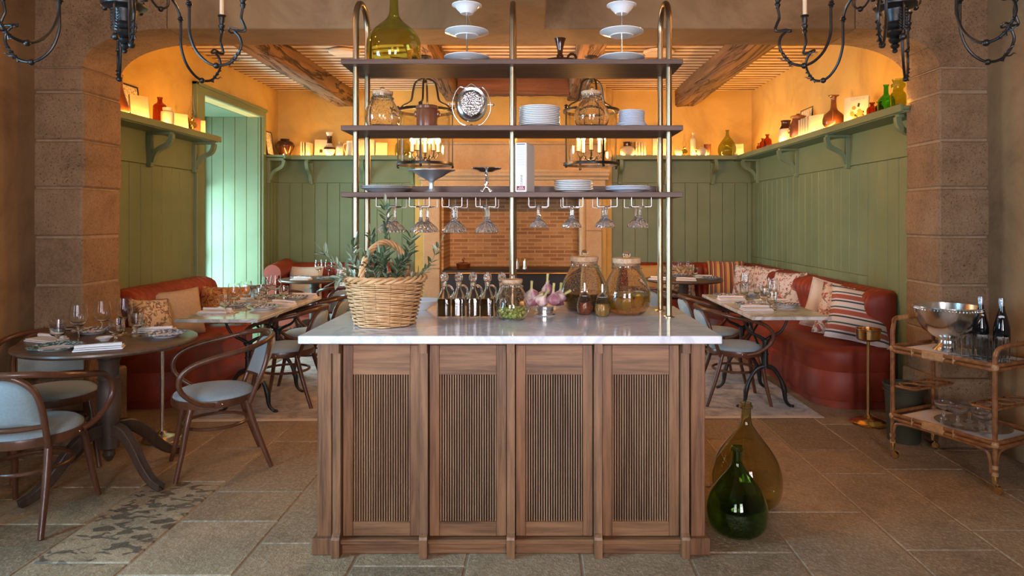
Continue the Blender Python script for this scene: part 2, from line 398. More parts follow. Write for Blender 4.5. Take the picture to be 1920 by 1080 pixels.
m['cush_paisley'] = floral('orange_paisley', (.50,.22,.055), (.20,.05,.03), (.62,.38,.14), (.28,.12,.04), 14)
m['cush_stripe'] = stripes('mustard_red_stripe', [(3,(.55,.32,.10)),(1,(.05,.06,.05)),(2,(.32,.06,.035)),(1,(.60,.42,.20)),(1,(.05,.06,.05)),(2,(.38,.10,.05))], 9)
m['cush_stripe2'] = stripes('red_white_blue_stripe', [(3,(.66,.60,.56)),(1,(.03,.05,.07)),(1,(.66,.60,.56)),(3,(.36,.09,.06)),(1,(.66,.60,.56)),(1,(.04,.10,.09))], 8.2, 'Z')
m['piping'] = pm('dark_red_piping', (.18,.025,.02), rough=.8)
# ================================================================ the room
XL, XR, YB, ZC = -3.20, 2.70, 8.30, 2.954      # green room
FXL, FXR, YR, FZC = -3.09, 2.80, -1.60, 3.05   # front room
YA0, YA1 = 4.12, 4.50                          # arch wall
PXL, PXR = -2.795, 2.50                        # pier reveals
# floor of large stone slabs, laid in courses that run away from the camera
t = NT('limestone_slabs'); co = t.coord(); g = t.node('ShaderNodeNewGeometry'); rnd = g.outputs['Random Per Island']
c0 = t.ramp(rnd, [(0, (.23,.155,.085)), (.3, (.40,.265,.14)), (.5, (.28,.185,.10)), (.75, (.46,.32,.18)), (1, (.31,.21,.12))])
n1 = t.noise(co, 2.4, 7, .7, .6); n2 = t.noise(co, 55, 4, .75); n3 = t.noise(co, 11, 6, .7, .8)
c = t.mix(t.ramp(n1, [(.38, gray(.45)), (.6, gray(0))]), c0, (.17,.12,.075)); c = t.mix(t.ramp(n2, [(.46, gray(.0)), (.66, gray(.5))]), c, (.62,.52,.38)); c = t.mix(t.ramp(n3, [(.50, gray(0)), (.66, gray(.4))]), c, (.13,.085,.05))
wet = t.ramp(t.noise(t.coord((1,1.8,1)), 12, 2, .5, .7), [(.54, gray(0)), (.56, gray(.75))]); sp = t.node('ShaderNodeSeparateXYZ'); t.link(co, sp.inputs[0])
def near(o, c_, h):
    q = t.node('ShaderNodeMath', operation='COMPARE'); q.inputs[1].default_value = c_; q.inputs[2].default_value = h; t.link(sp.outputs[o], q.inputs[0]); return q.outputs[0]
pick = t.mix(1.0, near('X', -1.855, .205), near('Y', 3.13, .43), 'MULTIPLY')
wm = t.mix(1.0, wet, pick, 'MULTIPLY'); c = t.mix(wm, c, (.06,.047,.035)); t.base(c)
t.link(t.ramp(n1, [(.3, gray(.30)), (.7, gray(.52))]), t.b.inputs['Roughness']); t.bump(t.mix(.5, n2, n3), 1.0, .016); m['floor'] = t.m
ce = [-3.45, -2.98, -2.52, -2.06, -1.65, -1.19, -.74, -.28, .19, .64, 1.09, 1.57, 1.96, 2.41, 2.88]
known = {2: [3.06, 3.48], 3: [2.717, 3.557], 4: [3.09, 3.43], 5: [2.88], 7: [2.4, 3.9], 8: [2.2], 9: [2.8], 10: [3.187, 4.25], 11: [2.82, 3.67, 4.05], 12: [2.30, 3.0], 13: [3.45]}
f = MB(); rr = random.Random(4)
for i in range(len(ce)-1):
    js = list(known.get(i, [rr.uniform(2.4, 3.2)]))
    while js[0] > YR: js.insert(0, js[0]-rr.uniform(.45, .85))
    while js[-1] < YB: js.append(js[-1]+rr.uniform(.45, .85))
    for a, b in zip(js, js[1:]):
        f.bbox(ce[i]+.004, ce[i+1]-.004, max(a, YR-.2)+.004, min(b, YB+.2)-.004, -.05, rr.uniform(-.0025, 0), .005)
struct(f, 'floor', m['floor'])
struct(MB().box(-3.5, 3.1, YR-.2, YB+.3, -.10, -.006), 'floor_grout', m['mortar'])
# walls
w = MB(); w.box(XL-.15, XL, YA1-.2, 6.40, 0, ZC+.1); w.box(XL-.15, XL, 7.78, YB+.15, 0, ZC+.1); w.box(XL-.15, XL, 6.40, 7.78, 2.59, ZC+.1)
struct(w, 'wall_left', m['plaster'])
struct(MB().box(XR, XR+.15, YA1-.2, YB+.15, 0, ZC+.1), 'wall_right', m['plaster'])
w = MB(); w.box(XL-.15, -1.10, YB, YB+.15, 0, ZC+.1); w.box(.55, XR+.15, YB, YB+.15, 0, ZC+.1); w.box(-1.10, .55, YB, YB+.15, 1.7, ZC+.1)
struct(w, 'wall_back', m['plaster'])
w = MB(); w.box(FXL-.25, FXL, YR, 1.0, 0, FZC); w.box(FXL-.25, FXL, 2.1, YA0+.3, 0, FZC); w.box(FXL-.25, FXL, 1.0, 2.1, 0, .75); w.box(FXL-.25, FXL, 1.0, 2.1, 2.45, FZC)
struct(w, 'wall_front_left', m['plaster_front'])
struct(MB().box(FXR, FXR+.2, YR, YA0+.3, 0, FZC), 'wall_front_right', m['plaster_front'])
w = MB()
for a, b in ((FXL-.2, -1.65), (-.65, .45), (1.45, FXR+.2)): w.box(a, b, YR-.2, YR, 0, FZC)
for a, b in ((-1.65, -.65), (.45, 1.45)): w.box(a, b, YR-.2, YR, 0, .7); w.box(a, b, YR-.2, YR, 2.7, FZC)
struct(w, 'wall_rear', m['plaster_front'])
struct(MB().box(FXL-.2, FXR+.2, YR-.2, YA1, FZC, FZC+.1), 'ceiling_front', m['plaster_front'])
def window(n, T, w_, z0, z1):
    f = MB()
    for a, b, c, d in ((0, .06, z0, z1), (w_-.06, w_, z0, z1), (0, w_, z0, z0+.06), (0, w_, z1-.06, z1), (w_/2-.03, w_/2+.03, z0, z1)): f.box(a, b, 0, .06, c, d, T)
    for k in (1, 2): f.box(0, w_, .015, .045, z0+(z1-z0)*k/3-.015, z0+(z1-z0)*k/3+.015, T)
    struct(f, 'window_%d' % n, m['green'])
window(1, TR(FXL-.12, 1.0, 0, rz=pi/2), 1.1, .75, 2.45)
window(2, TR(-1.65, YR-.12, 0), 1.0, .7, 2.7); window(3, TR(.45, YR-.12, 0), 1.0, .7, 2.7)
# arch wall: piers of squared stone, voussoirs, plastered lintel
bl = MB(); zs = [0, .40, .69, .99, 1.29, 1.594, 1.888, 2.188, 2.343]
rr = random.Random(3)
def rough_block(mb, x0, x1, y0, y1, z0, z1, n=5):
    # stone block whose faces and arrises are slightly uneven
    mb.bbox(x0, x1, y0, y1, z0, z1, .010)
for side in (0, 1):
    x0, x1 = (FXL-.25, PXL) if side == 0 else (PXR, FXR+.2)
    for k, (a, b) in enumerate(zip(zs, zs[1:])):
        e = rr.uniform(-.008, .008); h = rr.uniform(-.006, .006)
        if side == 0: rough_block(bl, x0, x1+e, YA0+h, YA1+.0, a+.005, b-.005)
        else: rough_block(bl, x0+e, x1, YA0+h, YA1+.0, a+.005, b-.005)
def arc(cx, sgn, n=18):
    return [(cx+sgn*.52*cos(pi/2*i/n), 2.343+.234*sin(pi/2*i/n)) for i in range(n+1)]
for side, (cx, sg, xo) in enumerate(((-2.275, -1, FXL-.25), (1.98, 1, FXR+.2))):
    A = arc(cx, sg); cuts = [0, 6, 12, 18]
    outer = [(xo, 2.343), (xo, 2.66) , (cx+sg*.52, FZC), (cx, FZC)]
    for k in range(3):
        inner = A[cuts[k]:cuts[k+1]+1]
        if k == 0: o_ = [(xo, 2.343+.02), (xo, 2.66)]; poly = inner + [(xo, 2.66), (xo, 2.343)]
        elif k == 1: poly = inner + [(cx+sg*.40, FZC), (xo, FZC), (xo, 2.66)]
        else: poly = inner + [(cx, FZC), (cx+sg*.40, FZC)]
        c_ = (sum(p[0] for p in poly)/len(poly), sum(p[1] for p in poly)/len(poly))
        bl.prism([(c_[0]+(p[0]-c_[0])*.992, c_[1]+(p[1]-c_[1])*.992) for p in poly], YA0+rr.uniform(-.004,.004), YA1)
struct(bl, 'wall_arch_stones', m['stone'])
mo = MB()
for x0, x1 in ((FXL-.25, PXL-.012), (PXR+.012, FXR+.2)): mo.box(x0, x1, YA0+.010, YA1-.01, 0, 2.35)
for cx, sg, xo in ((-2.275, -1, FXL-.25), (1.98, 1, FXR+.2)):
    A = [(p[0]+sg*.01, p[1]+.01) for p in arc(cx, sg)]; mo.prism(A+[(cx, FZC), (xo, FZC), (xo, 2.343)], YA0+.010, YA1-.01)
struct(mo, 'wall_arch_mortar', m['mortar'])
pl = MB(); pl.bbox(FXL-.2, PXL+.06, YA0-.03, YA1-.02, 0, .42, .012); pl.bbox(PXR-.03, FXR+.2, YA0-.05, YA1-.01, 0, .42, .012)
struct(pl, 'trim_1_pier_plinth', m['stone'])
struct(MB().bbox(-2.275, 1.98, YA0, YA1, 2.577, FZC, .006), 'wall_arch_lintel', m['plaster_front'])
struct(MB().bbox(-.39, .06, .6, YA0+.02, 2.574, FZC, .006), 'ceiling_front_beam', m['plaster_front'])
# ceiling of the green room: whitewashed joists over boards, carried by old beams
c = MB(); c.box(XL-.1, XR+.1, YA1-.05, YB+.1, ZC+.045, ZC+.10); struct(c, 'ceiling', m['joist_gap'])
c = MB(); y = YA1+.02; rj = random.Random(8)
while y < YB-.02:
    pts = []; n = 14
    for k in range(n+1):
        x = XL-.05+(XR-XL+.1)*k/n; e = rj.uniform(-.006, .006); z = ZC+.039+rj.uniform(-.002, .002)
        pts.append([(x, y+e, ZC+.05), (x, y+e, z), (x, y+e+.030+rj.uniform(-.008,.008), z), (x, y+e+.030, ZC+.05)])
    c.loft(pts); y += .122
struct(c, 'ceiling_joists', m['joist'])
def beam(x0, x1, y0, y1, z0, z1, seed, mat):
    r_ = random.Random(seed); mb = MB(); rings = []; n = 26; nz = 3
    ax = (y1-y0) > (x1-x0); L0, L1 = (y0, y1) if ax else (x0, x1); A0, A1 = (x0, x1) if ax else (y0, y1)
    dl = [0]*12
    for k in range(n+1):
        l = L0+(L1-L0)*k/n; dl = [d*.7+r_.uniform(-.006, .006) for d in dl]; b = .018
        P = [(A0, z1), (A0, z0+b), (A0+b, z0), ((A0+A1)/2, z0), (A1-b, z0), (A1, z0+b), (A1, z1)]
        rings.append([((a+dl[i], l, z+dl[i+3]) if ax else (l, a+dl[i], z+dl[i+3])) for i, (a, z) in enumerate(P)])
    return mb.loft(rings)
def tbeam(mb, label, mat=None): return tag(mb.build('ceiling_beam', mat or m['old_beam'], None, True), label, 'beam', 'old timber beams under the ceiling')
tbeam(beam(-2.46, -2.25, YA1-.02, YB+.02, 2.80, ZC+.06, 1, 0), 'rough old ceiling beam over the door side, leftmost of the beams')
tbeam(beam(1.74, 1.98, YA1-.02, YB+.02, 2.80, ZC+.06, 2, 0), 'rough old ceiling beam nearest the right wall, rightmost of the beams')
tbeam(beam(-1.06, -.86, YA1-.02, 7.95, 2.80, ZC+.06, 3, 0), 'rough old ceiling beam carrying the left glass lantern')
tbeam(beam(.38, .59, YA1-.02, 7.95, 2.80, ZC+.06, 4, 0), 'rough old ceiling beam carrying the right glass lantern')
tbeam(beam(-.86, .38, 7.38, 7.56, 2.79, ZC+.06, 5, 0), 'short reddish cross beam in front of the chimney breast', m['lintel'])
for x, lab in ((1.17, 'round white disc on the ceiling to the right of the tall rack'), (-1.80, 'round white disc on the ceiling to the left of the tall rack')):
    tag(MB().lathe([(0, -.012), (.13, -.012), (.145, 0), (.145, .012), (0, .012)], 32).build('ceiling_disc', m['joist_gap']), lab, 'ceiling disc', loc=(x, 6.3, ZC+.020))
# chimney breast
w = MB(); w.box(-1.458, .933, 8.12, YB+.02, 0, ZC+.05); 
b = MB()
for x0, x1, z0, z1 in ((-1.458, -1.10, 0, ZC+.05), (.55, .933, 0, ZC+.05), (-1.10, .55, 1.70, ZC+.05)): b.box(x0, x1, 8.10, YB+.02, z0, z1)
for x0, x1, z0, z1 in ((-1.323, -1.12, 0, ZC+.05), (.57, .846, 0, ZC+.05), (-1.12, .57, 1.72, ZC+.05)): b.box(x0, x1, 7.93, 8.12, z0, z1)
struct(b, 'wall_chimney_breast', m['plaster'])
# garden door recess: painted boards, soffit, glazed door
def boards(mb, axis, at, a, b, z0, z1, out=1, pitch=.155, th=.018):
    x = a
    while x < b-.01:
        e = min(x+pitch, b)
        if axis == 'y': mb.bbox(min(at, at+out*th), max(at, at+out*th), x+.0018, e-.0018, z0, z1, .003)
        else: mb.bbox(x+.0018, e-.0018, min(at, at+out*th), max(at, at+out*th), z0, z1, .0028)
        x = e
r_ = MB(); r_.box(-3.95, XL-.14, 6.32, 6.40, 0, 2.65); r_.box(-3.95, XL-.14, 7.80, 7.88, 0, 2.65); r_.box(-3.95, XL-.14, 6.32, 7.88, 2.59, 2.67)
boards(r_, 'x', 7.785, -3.90, XL+.003, 0, 2.59, -1, .135); boards(r_, 'x', 6.395, -3.90, XL+.003, 0, 2.59, 1, .135)
struct(r_, 'wall_door_recess', m['green'])
d = MB()
for a, b, z0, z1 in ((6.40, 6.50, 0, 2.59), (7.70, 7.80, 0, 2.59), (6.4, 7.8, 0, .12), (6.4, 7.8, 2.48, 2.59), (7.07, 7.13, 0, 2.59), (6.4, 7.8, .95, 1.0), (6.4, 7.8, 1.75, 1.79)): d.box(-3.92, -3.86, a, b, z0, z1)
dr = struct(d, 'door_1', m['green'])
tag(MB().tube([(-3.86, 7.05, 1.05), (-3.82, 7.05, 1.05), (-3.81, 6.95, 1.05)], .01, 8).build('door_handle', m['brass'], dr), kind='structure')
# door casing
k = MB()
for a, b in ((6.23, 6.40), (7.78, 7.86)): k.bbox(XL, XL+.035, a, b, 0, 2.60, .006); 
k.bbox(XL, XL+.035, 6.23, 7.86, 2.59, 2.68, .006); k.bbox(XL, XL+.05, 6.22, 7.87, 2.66, 2.69, .004); k.bbox(XL, XL+.05, 6.22, 6.25, 0, 2.69, .004)
struct(k, 'trim_2_door_casing', m['green'])
# wainscot
p = MB(); boards(p, 'y', XL, YA1-.05, 6.22, 0, 1.85); p.bbox(XL, XL+.022, YA1-.05, 6.22, 1.853, 2.13, .003); boards(p, 'y', XL, 7.86, YB, 0, 1.85, 1, .10); p.bbox(XL, XL+.022, 7.86, YB, 1.853, 2.13, .003)
struct(p, 'trim_3_wainscot_left', m['green'])
p = MB(); boards(p, 'x', YB, XL, -1.46, 0, 1.85, -1); p.bbox(XL, -1.46, YB-.022, YB, 1.853, 2.13, .003); boards(p, 'x', YB, .935, XR, 0, 1.85, -1); p.bbox(.935, XR, YB-.022, YB, 1.853, 2.13, .003)
struct(p, 'trim_4_wainscot_back', m['green'])
p = MB(); boards(p, 'y', XR, 5.375, YB, .943, 1.85, -1); boards(p, 'y', XR, 5.375, YB, 0, .94, -1); boards(p, 'y', XR, YA1-.05, 5.372, 0, 1.85, -1); p.bbox(XR-.022, XR, YA1-.05, YB, 1.853, 2.13, .003)
struct(p, 'trim_5_wainscot_right', m['green'])
# ---------------------------------------------------------------- high wall shelves with brackets and LED strips
SZ, SD = 2.166, .254
def shelf_poly(mb, poly_fn, front):
    pass
def bracket_mb():
    b = MB(); th = .023
    b.bbox(-th, th, 0, .038, -.30, -.0352, .003); b.bbox(-th, th, 0, .20, -.035, 0, .003)
    P = [(.195, -.03), (.19, -.075), (.165, -.115), (.115, -.14), (.075, -.168), (.05, -.21), (.036, -.26)]
    Q = [Vector((0, y, z)) for y, z in P]; Q, _ = spline(Q, [1]*len(Q), 4)
    rings = []
    for i, q in enumerate(Q):
        tt = (Q[min(i+1, len(Q)-1)]-Q[max(i-1, 0)]).normalized(); n = Vector((0, -tt.z, tt.y)); h = .018
        rings.append([q+n*h+Vector((-th*.9,0,0)), q+n*h+Vector((th*.9,0,0)), q-n*h+Vector((th*.9,0,0)), q-n*h+Vector((-th*.9,0,0))])
    return b.loft(rings)
def add_brackets(root, spots):
    for (x, y, rz) in spots: 
        o = bracket_mb().build('bracket', m['green'], root, True, 30); o.location = (x, y, SZ-.036); o.rotation_euler = (0, 0, rz)
# left wall shelf
sh = thing('wall_shelf', 'green painted shelf on curved brackets high on the left wall before the door', 'shelf', (0,0,0))
s = MB(); s.bbox(XL, XL+SD-.021, YA1-.04, 6.265, SZ-.030, SZ-.004, .004); s.bbox(XL+SD-.022, XL+SD, YA1-.04, 6.27, SZ-.045, SZ+.008, .004); s.bbox(XL, XL+SD-.023, YA1-.04, 6.25, SZ-.05, SZ-.031, .004)
s.build('shelf_board', m['green'], sh); MB().box(XL+SD-.036, XL+SD-.026, YA1+.0, 6.2, SZ-.003, SZ+.005).build('led_strip', m['led'], sh, False, None)
add_brackets(sh, [(XL+.02, 4.75, -pi/2), (XL+.02, 5.48, -pi/2), (XL+.02, 6.20, -pi/2)])
# corner shelf back left
sh = thing('wall_shelf', 'green painted corner shelf above the small back left banquette', 'shelf')
s = MB()
s.bbox(XL, XL+SD-.021, 7.872, YB, SZ-.030, SZ-.004, .004); s.bbox(XL+SD-.022, -1.462, YB-SD+.021, YB-.001, SZ-.0305, SZ-.0045, .004)
s.bbox(XL+SD-.022, XL+SD, 7.87, YB-SD+.0215, SZ-.045, SZ+.008, .004); s.bbox(XL+SD-.001, -1.46, YB-SD, YB-SD+.022, SZ-.0452, SZ+.0078, .004)
s.build('shelf_board', m['green'], sh); MB().box(XL+SD+.01, -1.48, YB-SD+.026, YB-SD+.036, SZ-.003, SZ+.005).box(XL+SD-.036, XL+SD-.026, 7.9, YB-SD, SZ-.003, SZ+.005).build('led_strip', m['led'], sh, False)
add_brackets(sh, [(XL+.02, 7.93, -pi/2), (-2.77, YB-.02, pi), (-2.10, YB-.02, pi), (-1.52, YB-.02, pi)])
sh = thing('wall_shelf', 'long green painted shelf running from the chimney breast along the right wall', 'shelf')
s = MB()
s.bbox(XR-SD+.021, XR, YA1-.042, YB, SZ-.030, SZ-.004, .004); s.bbox(.937, XR-SD+.022, YB-SD+.021, YB-.001, SZ-.0305, SZ-.0045, .004)
s.bbox(XR-SD, XR-SD+.022, YA1-.04, YB-SD+.0215, SZ-.045, SZ+.008, .004); s.bbox(.935, XR-SD+.001, YB-SD, YB-SD+.022, SZ-.0452, SZ+.0078, .004)
s.bbox(XR-SD+.023, XR, YA1-.04, YB, SZ-.05, SZ-.031, .004)
s.build('shelf_board', m['green'], sh); MB().box(.95, XR-SD-.0, YB-SD+.026, YB-SD+.036, SZ-.003, SZ+.005).box(XR-SD+.026, XR-SD+.036, YA1+.0, YB-SD-.0, SZ-.003, SZ+.005).build('led_strip', m['led'], sh, False)
add_brackets(sh, [(XR-.02, 4.57, pi/2), (XR-.02, 5.68, pi/2), (XR-.02, 6.79, pi/2), (XR-.02, 7.98, pi/2), (2.20, YB-.02, pi), (1.05, YB-.02, pi), (1.62, YB-.02, pi)])
# ---------------------------------------------------------------- fireplace
fp = thing('fireplace', 'large stone fireplace with moulded mantel and thin brick back', 'fireplace', (0, 0, 0))
for k in range(4):
    pass
for x0, x1 in ((-1.30, -1.117), (.56, .78)):
    z = 0; j = MB(); j.bbox(x0, x1, 7.80, 7.95, 0, 1.66, .01)
    for h in (.42, .40, .44, .44):
        j.bbox(x0-.004, x1+.004, 7.785, 7.94, z+.004, z+h-.004, .008); z += h
    j.build('stone_jamb', m['stone_fire'], fp)
tt = MB(); tt.tube([(.56, 7.80, 0), (.56, 7.80, 1.66)], .042, 14).build('rounded_column', m['stone_fire'], fp)
b = MB(); b.bbox(-1.33, .83, 7.80, 7.95, 1.66, 1.86, .01)
prof = [(7.80, 1.86), (7.78, 1.86), (7.77, 1.885), (7.745, 1.90), (7.72, 1.905), (7.72, 1.93), (7.70, 1.95), (7.70, 1.975), (7.95, 1.975), (7.95, 1.86)]
b.prism(prof, -1.36, .86, 'x'); b.build('mantel', m['stone_fire'], fp)
b = MB(); b.bbox(-1.26, .79, 7.84, 7.95, 1.975, 2.28, .01); b.bbox(-1.29, .82, 7.82, 7.95, 2.28, 2.31, .006); b.build('overmantel_panel', m['stone_fire'], fp)
# brick lining
t = NT('thin_brick'); co = t.coord((1,1,1)); br = t.node('ShaderNodeTexBrick'); br.inputs['Scale'].default_value = 1
mp = t.node('ShaderNodeMapping'); tc = t.node('ShaderNodeTexCoord'); t.link(tc.outputs['Object'], mp.inputs[0]); mp.inputs['Rotation'].default_value = (pi/2, 0, 0); t.link(mp.outputs[0], br.inputs['Vector'])
br.inputs['Brick Width'].default_value = .19; br.inputs['Row Height'].default_value = .048; br.inputs['Mortar Size'].default_value = .007
br.inputs['Color1'].default_value = (.30,.15,.07,1); br.inputs['Color2'].default_value = (.58,.36,.18,1); br.inputs['Mortar'].default_value = (.62,.44,.25,1)
t.base(t.mix(.25, br.outputs['Color'], t.ramp(t.noise(co, 7, 5), [(.3, (.24,.12,.06)), (.7, (.56,.36,.18))]))); t.set(rough=.9); t.bump(t.mix(.5, br.outputs['Fac'], t.noise(co, 30, 3)), -.6, .012); m['brick'] = t.m
b = MB(); b.box(-1.14, .60, 8.55, 8.62, 0, 1.74); b.box(-1.16, -1.09, 7.95, 8.6, 0, 1.74); b.box(.54, .62, 7.95, 8.6, 0, 1.74); b.box(-1.16, .62, 7.95, 8.62, 1.70, 1.76)
b.build('brick_lining', m['brick'], fp, False)
# black sideboard standing in the fireplace
sb = thing('sideboard', 'black sideboard with a brass edge standing inside the fireplace', 'sideboard', (-.27, 8.15, 0))
b = MB(); b.bbox(-.80, .80, -.27, .30, 0, .76, .006); b.build('cabinet_body', m['black'], sb)
MB().bbox(-.82, .82, -.30, .31, .762, .80, .005).build('top_panel', m['black'], sb)
MB().tube([(-.80, -.335, .765), (.80, -.335, .765)], .009, 8).build('brass_rail', m['brass'], sb)
for x in (-.4, 0, .4): MB().sphere((x, -.285, .6), .014).build('knob', m['brass'], sb)
# rug
t = NT('worn_oriental_rug'); co = t.coord(); a = t.noise(co, 6, 8, .75, 1.2); b_ = t.noise(co, 2.2, 4, .6)
t.base(t.mix(t.ramp(b_, [(.35, gray(.1)), (.65, gray(.8))]), t.ramp(a, [(.38, (.12,.08,.055)), (.5, (.30,.235,.17)), (.62, (.42,.35,.27))]), t.ramp(a, [(.40, (.22,.155,.10)), (.6, (.46,.40,.32))])))
t.set(rough=.95, sheen=.3); t.bump(t.noise(co, 300, 2), .4, .003); m['rug'] = t.m
rg = thing('rug', 'large worn beige patterned rug under the tables of the green room', 'rug', (-.25, 6.2, 0), .02)
MB().bbox(-2.25, 2.26, -1.50, 1.30, .0006, .004, .001).build('pile', m['rug'], rg)
MB().bbox(-2.25, 2.26, -1.55, -1.501, .0006, .004, .001).build('hem', m['cush_cream'], rg)
# ================================================================ the serving island and its rack
IX = -.10
isl = thing('serving_island', 'large oak serving island with reeded panels and a white marble top', 'kitchen island', (IX, 3.14, 0))
def L(y): return y-3.14
MB().bbox(-.8535, .8535, L(2.68), L(3.61), .898, .930, .003).build('marble_top', m['marble'], isl)
b = MB(); b.bbox(-.795, .795, L(2.83), L(3.55), .07, .896, .003); b.bbox(-.815, -.755, L(2.80), L(3.56), .05, .895, .003); b.bbox(.755, .815, L(2.80), L(3.56), .05, .895, .003)
b.build('carcass', m['oak_v'], isl)
b = MB(); b.bbox(-.80, .80, L(2.79), L(3.55), .0, .045, .003); b.build('plinth', m['oak_h'], isl)
b = MB(); b.bbox(-.735, .735, L(2.772), L(2.83), .046, .066, .003); b.bbox(-.735, .735, L(2.775), L(2.83), .876, .896, .003); b.build('rail', m['oak_h'], isl)
b = MB(); b.bbox(-.83, -.74, L(2.775), L(2.9), 0, .07, .003); b.build('side_foot', m['oak_v'], isl)
b = MB(); b.bbox(.74, .83, L(2.775), L(2.9), 0, .07, .003); b.build('side_foot', m['oak_v'], isl)
for k in range(5):
    x = -.724+.362*k; b = MB(); w = .0165
    prof = [(L(2.80), .0), (L(2.748), 0), (L(2.748), .075), (L(2.752), .085), (L(2.766), .098), (L(2.768), .11), (L(2.768), .845), (L(2.744), .847), (L(2.744), .896), (L(2.80), .896)]
    b.prism(prof, x-w, x+w, 'x'); o = b.build('pilaster', m['oak_v'], isl, True, 20)
for k in range(4):
    x = -.724+.362*k+.181; y = L(2.795); w = .1615; iw = .120; z0, z1 = .072, .872; i0, i1 = .132, .748
    b = MB(); b.bbox(x-w, x-iw, y, y+.025, z0, z1, .0015); b.bbox(x+iw, x+w, y, y+.025, z0, z1, .0015)
    door = b.build('door', m['oak_v'], isl)
    MB().bbox(x-iw+.0006, x+iw-.0006, y+.0005, y+.025, z0, i0, .001).build('lower_door_rail', m['oak_h'], door); MB().bbox(x-iw+.0006, x+iw-.0006, y+.0005, y+.025, i1, z1, .001).build('upper_door_rail', m['oak_h'], door)
    b = MB(); n = 23; p = 2*iw/n
    for q in range(n):
        xc = x-iw+p*(q+.5); hr = p*.25
        b.prism([(xc-hr, y+.022), (xc-hr, y+.010), (xc-hr*.6, y+.006), (xc+hr*.6, y+.006), (xc+hr, y+.010), (xc+hr, y+.022)], i0, i1, 'z')
    b.build('reeded_panel', m['oak_reed'], door, True, 20)
    MB().box(x-iw, x+iw, y+.021, y+.024, i0, i1).build('panel_backing', m['reed_gap'], door, False)
# bronze and oak rack standing on the island
rk = thing('display_rack', 'tall three tier oak rack on bronze tubes standing on the island', 'rack', (IX-.008, 3.30, .93))
FY, BY = -.10, .12
for x in (-.751, .751):
    p = [(x, FY, 0)] + [(x, FY, .2*k) for k in range(1, 7)] + [(x, FY, 1.42)]
    n = 12; r = (BY-FY)/2
    arcp = [(x, (FY+BY)/2-r*cos(pi*k/n), 1.42+r*1.05*sin(pi*k/n)) for k in range(1, n)]
    p += arcp + [(x, BY, 1.42)] + [(x, BY, 1.42-.2*k) for k in range(1, 8)] + [(x, BY, 0)]
    MB().tube(p, .0145, 14).build('bronze_hoop', m['bronze'], rk, True, 60)
    for y in (FY, BY): MB().lathe([(0,0), (.026,0), (.026,.004), (.016,.008), (0,.008)], 20, TR(x, y, .0005)).build('floor_flange', m['bronze'], rk)
x = 0
p = [(x, FY, 0)] + [(x, FY, .2*k) for k in range(1, 7)] + [(x, FY, 1.42)] + [(x, (FY+BY)/2-.11*cos(pi*k/12), 1.42+.115*sin(pi*k/12)) for k in range(1, 12)] + [(x, BY, 1.42), (x, BY, .7), (x, BY, 0)]
MB().tube(p, .0145, 14).build('bronze_hoop', m['bronze'], rk, True, 60)
for z in (1.528, 1.842, 2.154):
    zz = z-.93
    b = MB(); b.bbox(-.805, .805, -.165, .155, zz-.024, zz, .0015); o = b.build('shelf_board', m['shelf_wood'], rk)
    MB().bbox(-.735, .735, .135, .150, zz+.001, zz+.042, .0015).build('back_rail', m['shelf_wood'], o)
m['steel'] = pm('dull_steel_wire', (.30,.29,.28), rough=.35, metal=1)
# wire hangers for stemmed glasses under the lowest shelf
def hanger_mb():
    b = MB(); r = .0022
    for y in (-.14, .115):
        for s_ in (-1, 1):
            b.tube([(s_*.047, y, 0), (s_*.047, y, -.040), (s_*.043, y, -.044), (s_*.016, y, -.044)], r, 6)
    for s_ in (-1, 1): b.tube([(s_*.016, -.15, -.044), (s_*.016, .125, -.044)], r, 6)
    b.tube([(-.016, .125, -.044), (-.016, .13, 0)], r, 6); return b
hx = {}
for i, px in enumerate((725, 787, 848, 911, 1010, 1074, 1138, 1202)):
    X = (px-1003)*3.17/F; hx[i] = X
    o = hanger_mb().build('glass_hanger', m['steel'], None); o.location = (X, 3.30, 1.503)
    tag(o, 'wire stemware hanger under the rack, number %s from the left' % ('one two three four five six seven eight'.split()[i]), 'glass hanger', 'wire hangers under the rack')
def flute(n, amp): return lambda i, seg, r, z: amp*(cos(2*pi*n*i/seg))
def coupe_hung(r, h, wv=.035):
    # upside down coupe hanging by its foot; origin at the foot plane
    def mk():
        P = [(0,0), (.034,0), (.036,-.002), (.034,-.004), (.008,-.008), (.0065,-.02), (.006,-h*.42), (.010,-h*.45), (.007,-h*.50), (.012,-h*.53), (.008,-h*.57), (.014,-h*.60), (r*.45,-h*.68), (r*.72,-h*.78), (r*.90,-h*.90), (r,-h),
             (r-.003,-h), (r*.87,-h*.90), (r*.68,-h*.79), (r*.38,-h*.70), (0,-h*.63)]
        o = MB().lathe(P[::-1], 32, wave=lambda i, s_, rr_, z: (.07*(1-2*(i%2)) if -h*.97 < z < -h*.50 else 0)).build('coupe_glass', m['crystal'], None, False)
        return tag(o, 'x', 'glass')
    return mk
names = 'first second third fourth'.split()
for i in range(8):
    big = i < 4
    for row, yy in enumerate((3.20, 3.335)):
        off = (.004, .010, 0, 0, 0, 0, 0, 0)[i]
        place('coupe_big' if big else 'coupe_small', coupe_hung(.055, .128) if big else coupe_hung(.044, .104), (hx[i]+(off if row else 0), yy, 1.4642), .3*i,
              ('large' if big else 'small') + ' pressed glass coupe hanging in the %s hanger of the %s half, %s row' % (names[i % 4], 'left' if big else 'right', 'back' if row else 'front'), 'coupes hanging under the rack')
